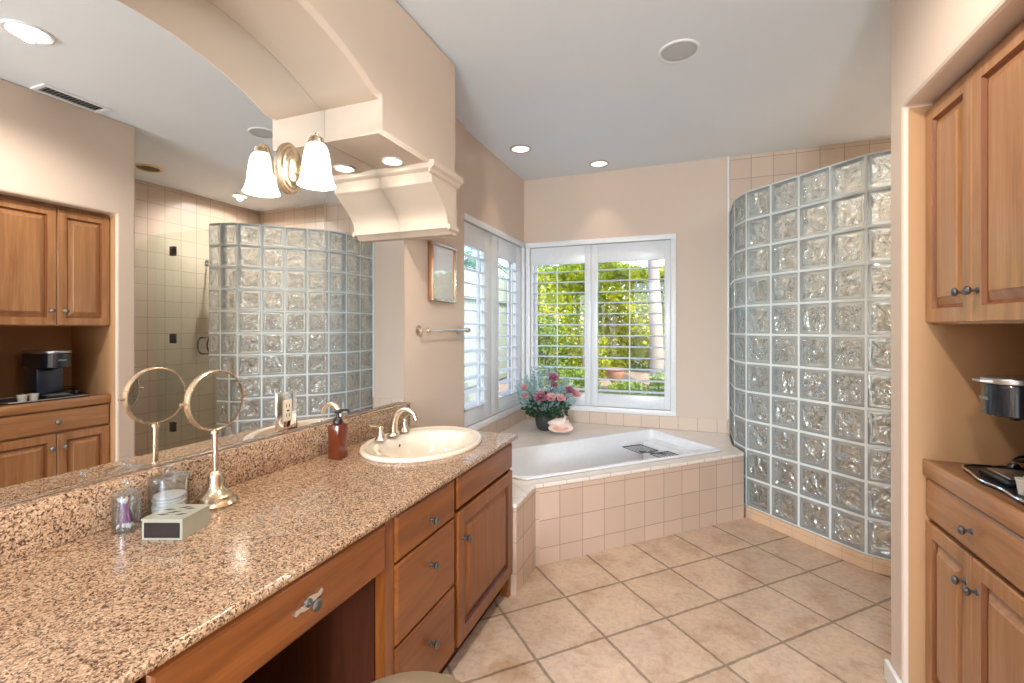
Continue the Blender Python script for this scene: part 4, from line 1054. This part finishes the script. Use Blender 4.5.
for k, (px, py, r, mt, lb_) in enumerate(flw):
    off_ = (px-215)/908; z = ZD+(600-py)/908-.012
    toward = Vector((.23, -.97, 0))
    c = Vector((VX, VY, 0))+UR*off_+toward*(.10 if 150 < px < 420 and py > 260 else .05); c.z = z
    rt = thing('rose', lb_, 'flower', (c.x, c.y, c.z), 'roses in the bouquet')
    d = (toward*1.0+Vector((0, 0, .75))+UR*off_*1.5).normalized()
    mw = Matrix.Translation(c) @ d.to_track_quat('Z', 'Y').to_matrix().to_4x4()
    bm = petal_mesh(r, 15, k); bm.transform(mw); obj('blossom', bm, M[mt], rt)
    st0 = Vector((VX+UR.x*off_*.15, VY+UR.y*off_*.15, ZD+.12)); bm = T(smoothpath([st0, st0.lerp(c, .5)+Vector((0, 0, .03)), c-d*r*.4], 4), .0025, seg=6)
    obj('stem', bm, M['darkleaf'], rt)
def leafquad(bm, p, d, n, l, w_):
    s_ = d.cross(n).normalized()
    a = bm.verts.new(p); b = bm.verts.new(p+d*l*.5+s_*w_*.5+n*l*.05); c_ = bm.verts.new(p+d*l); e = bm.verts.new(p+d*l*.5-s_*w_*.5+n*l*.05)
    bm.faces.new((a, b, c_, e))
rnd = random.Random(3)
def rv():
    while True:
        v = Vector((rnd.uniform(-1, 1), rnd.uniform(-1, 1), rnd.uniform(-1, 1)))
        if .05 < v.length < 1: return v.normalized()
bm = NB()
for k in range(620):
    d = rv(); q = Vector((VX, VY, ZD+.20)) + Vector((d.x*.20, d.y*.13, d.z*.095))*rnd.uniform(.55, 1)
    leafquad(bm, q, (d+rv()*.7+Vector((0, 0, .2))).normalized(), rv(), rnd.uniform(.03, .055), rnd.uniform(.016, .028))
o = solo('bouquet_leaves', bm, M['darkleaf'], 'dark green leaves filling the lower bouquet around the roses', 'leaves', recalc=False, smooth=False); o['kind'] = 'stuff'
bm = NB()
for k in range(58):
    a = rnd.uniform(-1, 1); base = Vector((VX, VY, ZD+.15)); tip = base+UR*a*.25+Vector((0, 0, 1))*rnd.uniform(.16, .45)*(1-.45*abs(a))+Vector((.2, -.9, 0))*rnd.uniform(-.06, .08)
    P = smoothpath([base, base.lerp(tip, .5)+UR*a*.03, tip], 8); tube(bm, P, .0012, seg=4)
    for p in P[5:]:
        for _ in range(4):
            d = (rv()+Vector((0, 0, .4))).normalized(); leafquad(bm, p, d, rv(), rnd.uniform(.018, .034), rnd.uniform(.010, .018))
o = solo('eucalyptus_sprays', bm, M['eucalyptus'], 'pale grey green wispy filler sprays behind the roses', 'foliage', recalc=False, smooth=False); o['kind'] = 'stuff'

# conch shell
cs = thing('conch_shell', 'cream conch shell with a pink opening in front of the vase', 'shell', (-.985, 3.70, ZD))
mb_ = Matrix.Translation((-.985, 3.700, ZD+.080)) @ Matrix.Rotation(.363+.1, 4, 'Z') @ Matrix.Rotation(math.radians(6), 4, 'Y') @ AX['x']
bm = lathe(NB(), [(0, -.108), (.008, -.104), (.020, -.085), (.034, -.055), (.044, -.020), (.049, .010), (.047, .030), (.036, .044), (.033, .050), (.028, .062), (.020, .070), (.018, .076), (.010, .088), (0, .096)], mat=mb_, seg=36)
for k in range(9):
    a = 2*PI*k/9; q = Vector((.046*math.cos(a), .046*math.sin(a), .026)); tip = Vector((.074*math.cos(a), .074*math.sin(a), .040))
    tube(bm, [mb_ @ (q*.85), mb_ @ q, mb_ @ tip], [.014, .011, .001], seg=8)
for k in range(8):
    a = 2*PI*k/8+.3; q = Vector((.029*math.cos(a), .029*math.sin(a), .058)); tip = Vector((.042*math.cos(a), .042*math.sin(a), .066))
    tube(bm, [mb_ @ (q*.9), mb_ @ tip], [.008, .001], seg=6)
obj('shell_body', bm, M['shell'], cs)
mo = Matrix.Translation((-.972, 3.655, ZD+.054)) @ Matrix.Rotation(.363, 4, 'Z') @ Matrix.Rotation(math.radians(65), 4, 'X')
bm = lathe(NB(), [(0, -.010), (.05, -.006), (.080, .006), (.098, .012), (.101, .008), (.096, .004), (.06, -.012), (0, -.020)], mat=mo, sx=1.0, sy=.36, seg=36)
obj('flared_lip', bm, M['shell'], cs)
bm = lathe(NB(), [(0, -.0080), (.045, -.0045), (.066, .0015), (.06, -.002), (0, -.0070)], mat=mo, sx=.98, sy=.26, seg=32)
obj('opening', bm, M['shell_pink'], cs, label='coral pink inner opening')

# ------------------------------------------------------------------ garden outside
bm = NB()
gv = {}
for i in range(25):
    for j in range(25):
        x = -9+i*.75; y = 4.36+j*.45 if False else 1.0+j*.5
        h = .0
        if y > 4.6: h = min(1, (y-4.6)/3.0)*.75
        if x > 3: h *= 1
        gv[i, j] = bm.verts.new((x, y, -.12+h+.03*math.sin(x*3+y*2)))
inside = lambda x, y: -1.7 < x < 2.1 and y < 4.4
for i in range(24):
    for j in range(24):
        x = -9+(i+.5)*.75; y = 1.0+(j+.5)*.5
        if -1.9 < x < 2.3 and y < 4.6: continue
        bm.faces.new((gv[i, j], gv[i+1, j], gv[i+1, j+1], gv[i, j+1]))
o = struct('ground_outside', bm, M['ground'])
def cloud(n, fn, lmin, lmax, wr, upb=.2):
    bm = NB()
    for _ in range(n):
        p, d = fn(); leafquad(bm, Vector(p), (Vector(d)*.8+rv()+Vector((0, 0, upb))).normalized(), rv(), rnd.uniform(lmin, lmax), rnd.uniform(lmin, lmax)*wr)
    return bm
def hedge_pt(x0, x1, y0, y1, z0, z1):
    def f():
        x = rnd.uniform(x0, x1); z = rnd.uniform(z0, z1)
        bulge = .22*math.sin(x*2.3)+.15*math.sin(x*5.1+z*4)
        dep = rnd.random()**2
        zt_ = z1+.12*math.sin(x*3.1)
        if rnd.random() < .2: return ((x, rnd.uniform(y0, y1), zt_+rnd.uniform(-.1, .08)), (0, 0, 1))
        return ((x, y0-bulge+dep*(y1-y0), z), (0, -1, .2))
    return f
bm = B(-7, 6, -9, YN-.16, -.15, -.02); struct('bounce_slab_behind', bm, M['fence'], smooth=False)  # unseen pale slab added to bounce daylight in through the doorway
# clipped hedge behind the bank
bm = cloud(42000, hedge_pt(-2.7, 2.6, 7.3, 8.3, .5, 2.2), .06, .115, .6)
o = solo('hedge', bm, M['hedge'], 'tall yellow green hedge outside the back window', 'hedge', recalc=False, smooth=False); o['kind'] = 'stuff'
def bush(cx, cy, cz, r, h, n, mat, label):
    def f():
        d = rv(); k = rnd.uniform(.6, 1); return ((cx+d.x*r*k, cy+d.y*r*k, cz+h*.5+d.z*h*.5*k), tuple(d))
    t = thing('garden_shrub', label, 'shrub', (cx, cy, cz), 'garden shrubs')
    obj('foliage', cloud(n, f, .035, .075, .5), M[mat], t, recalc=False, smooth=False)
    bm = NB()
    for k in range(5):
        a = 2*PI*k/5; tube(bm, [(cx, cy, cz-.1), (cx+r*.4*math.cos(a), cy+r*.4*math.sin(a), cz+h*.55)], [.012, .005], seg=6)
    obj('stems', bm, M['bark'], t)
bush(-.75, 6.0, .22, .28, .42, 1500, 'bush', 'low green shrub outside the right half of the back window, nearest the middle')
bush(-.15, 6.3, .28, .36, .52, 2200, 'bush', 'rounded green shrub outside at the right edge of the back window')
bush(-1.45, 6.2, .28, .34, .50, 1900, 'bush', 'green shrub outside the left half of the back window behind the flowers')
bush(-.45, 5.5, .06, .22, .34, 900, 'hedge', 'small yellow green shrub outside just below the back window')
bush(-2.1, 6.9, .4, .42, 1.1, 2600, 'bush', 'taller green shrub outside at the far left of the back window')
bush(.55, 6.8, .45, .45, .9, 2600, 'bush', 'broad shrub outside beyond the right end of the back window')
def tree(x, y, z, h, r, lean, cr, n, label, mat='crown'):
    t = thing('garden_tree', label, 'tree', (x, y, z), 'trees in the garden')
    P = smoothpath([(x, y, z-.15), (x+lean*.3, y, z+h*.35), (x+lean*.7, y+.05, z+h*.7), (x+lean, y+.1, z+h)], 5)
    bm = T(P, [r*(1-.45*i/(len(P)-1)) for i in range(len(P))], seg=12)
    for k in range(4):
        a = k*PI/2+.5; tube(bm, [P[-1]-Vector((0, 0, .3)), P[-1]+Vector((math.cos(a)*cr*.6, math.sin(a)*cr*.6, cr*.4))], [r*.4, r*.15], seg=6)
    obj('trunk', bm, M['bark'], t)
    def f():
        d = rv(); k = rnd.uniform(.45, 1); return ((x+lean+d.x*cr*k, y+.1+d.y*cr*k, z+h+cr*.35+d.z*cr*.62*k), tuple(d))
    obj('crown', cloud(n, f, .06, .13, .5), M[mat], t, recalc=False, smooth=False)
tree(-.42, 6.75, .45, 2.6, .105, -.10, .5, 2200, 'pale trunked tree outside the right half of the back window')
tree(-1.45, 6.9, .45, 2.6, .075, .10, .42, 1800, 'thin pale trunked tree outside the left half of the back window')
tree(1.0, 9.6, .5, 2.0, .14, .1, 1.5, 5200, 'dark leafy tree beyond the hedge to the right', 'crown')
tree(-2.6, 10.2, .5, 1.5, .14, .1, 1.5, 5200, 'leafy tree beyond the hedge to the left', 'bush')
# planter urn
ur = solo('garden_urn', L([(0, 0), (.09, 0), (.07, .03), (.04, .06), (.07, .11), (.13, .19), (.14, .25), (.16, .27), (.14, .28), (.12, .25), (0, .23)], (-.98, 6.6, .46), seg=24), M['terracotta'], 'terracotta urn outside among the shrubs behind the back window', 'urn')
# pale fence outside the side window
fn = thing('garden_fence', 'pale board fence outside the side window', 'fence', (-2.85, 5.2, 0))
bm = NB()
for k in range(44):
    y = 2.4+k*.118; box(bm, -2.87, -2.845, y, y+.112, -.1, 2.12+(.008 if k % 2 else 0))
obj('boards', bm, M['fence'], fn, smooth=False)
for y in (2.5, 4.1, 5.7, 7.3): obj('post', B(-2.95, -2.872, y-.045, y+.045, -.12, 2.0), M['fence'], fn, smooth=False)
for z in (.5, 1.7): obj('rail', B(-2.844, -2.81, 2.4, 7.56, z, z+.08), M['fence'], fn, smooth=False)
def palm(x, y, h, label, n=18, fl=1.35):
    t = thing('palm_tree', label, 'palm', (x, y, 0), 'palms beyond the fence')
    obj('trunk', T([(x, y, -.12), (x+.05, y, h*.5), (x, y, h)], [.12, .09, .08]), M['bark'], t)
    for k in range(n):
        a = 2*PI*k/n+rnd.uniform(-.1, .1); el = rnd.uniform(.1, 1.1); o_ = Vector((math.cos(a), math.sin(a), 0))
        p0 = Vector((x, y, h)); P = smoothpath([p0, p0+o_*fl*.45*math.cos(el*.6)+Vector((0, 0, fl*.35*el)), p0+o_*fl*.95+Vector((0, 0, fl*(.25*el-.30)))], 8)
        bm = T(P, .008, seg=5)
        for i in range(2, len(P)-1):
            d = (P[i+1]-P[i]).normalized(); s_ = d.cross(Vector((0, 0, 1))).normalized()
            for sg in (-1, 1):
                for q in (0, .5):
                    pp = P[i].lerp(P[i+1], q); leafquad(bm, pp, (d*.55+s_*sg*.8+Vector((0, 0, -.25))).normalized(), Vector((0, 0, 1)), .34*(1-.5*i/len(P)), .035)
        obj('frond', bm, M['palm'], t, recalc=False, smooth=False)
palm(-4.3, 5.6, 2.3, 'nearer palm rising over the pale fence outside the side window')
palm(-4.3, 8.3, 2.4, 'farther palm rising over the pale fence toward the back garden')
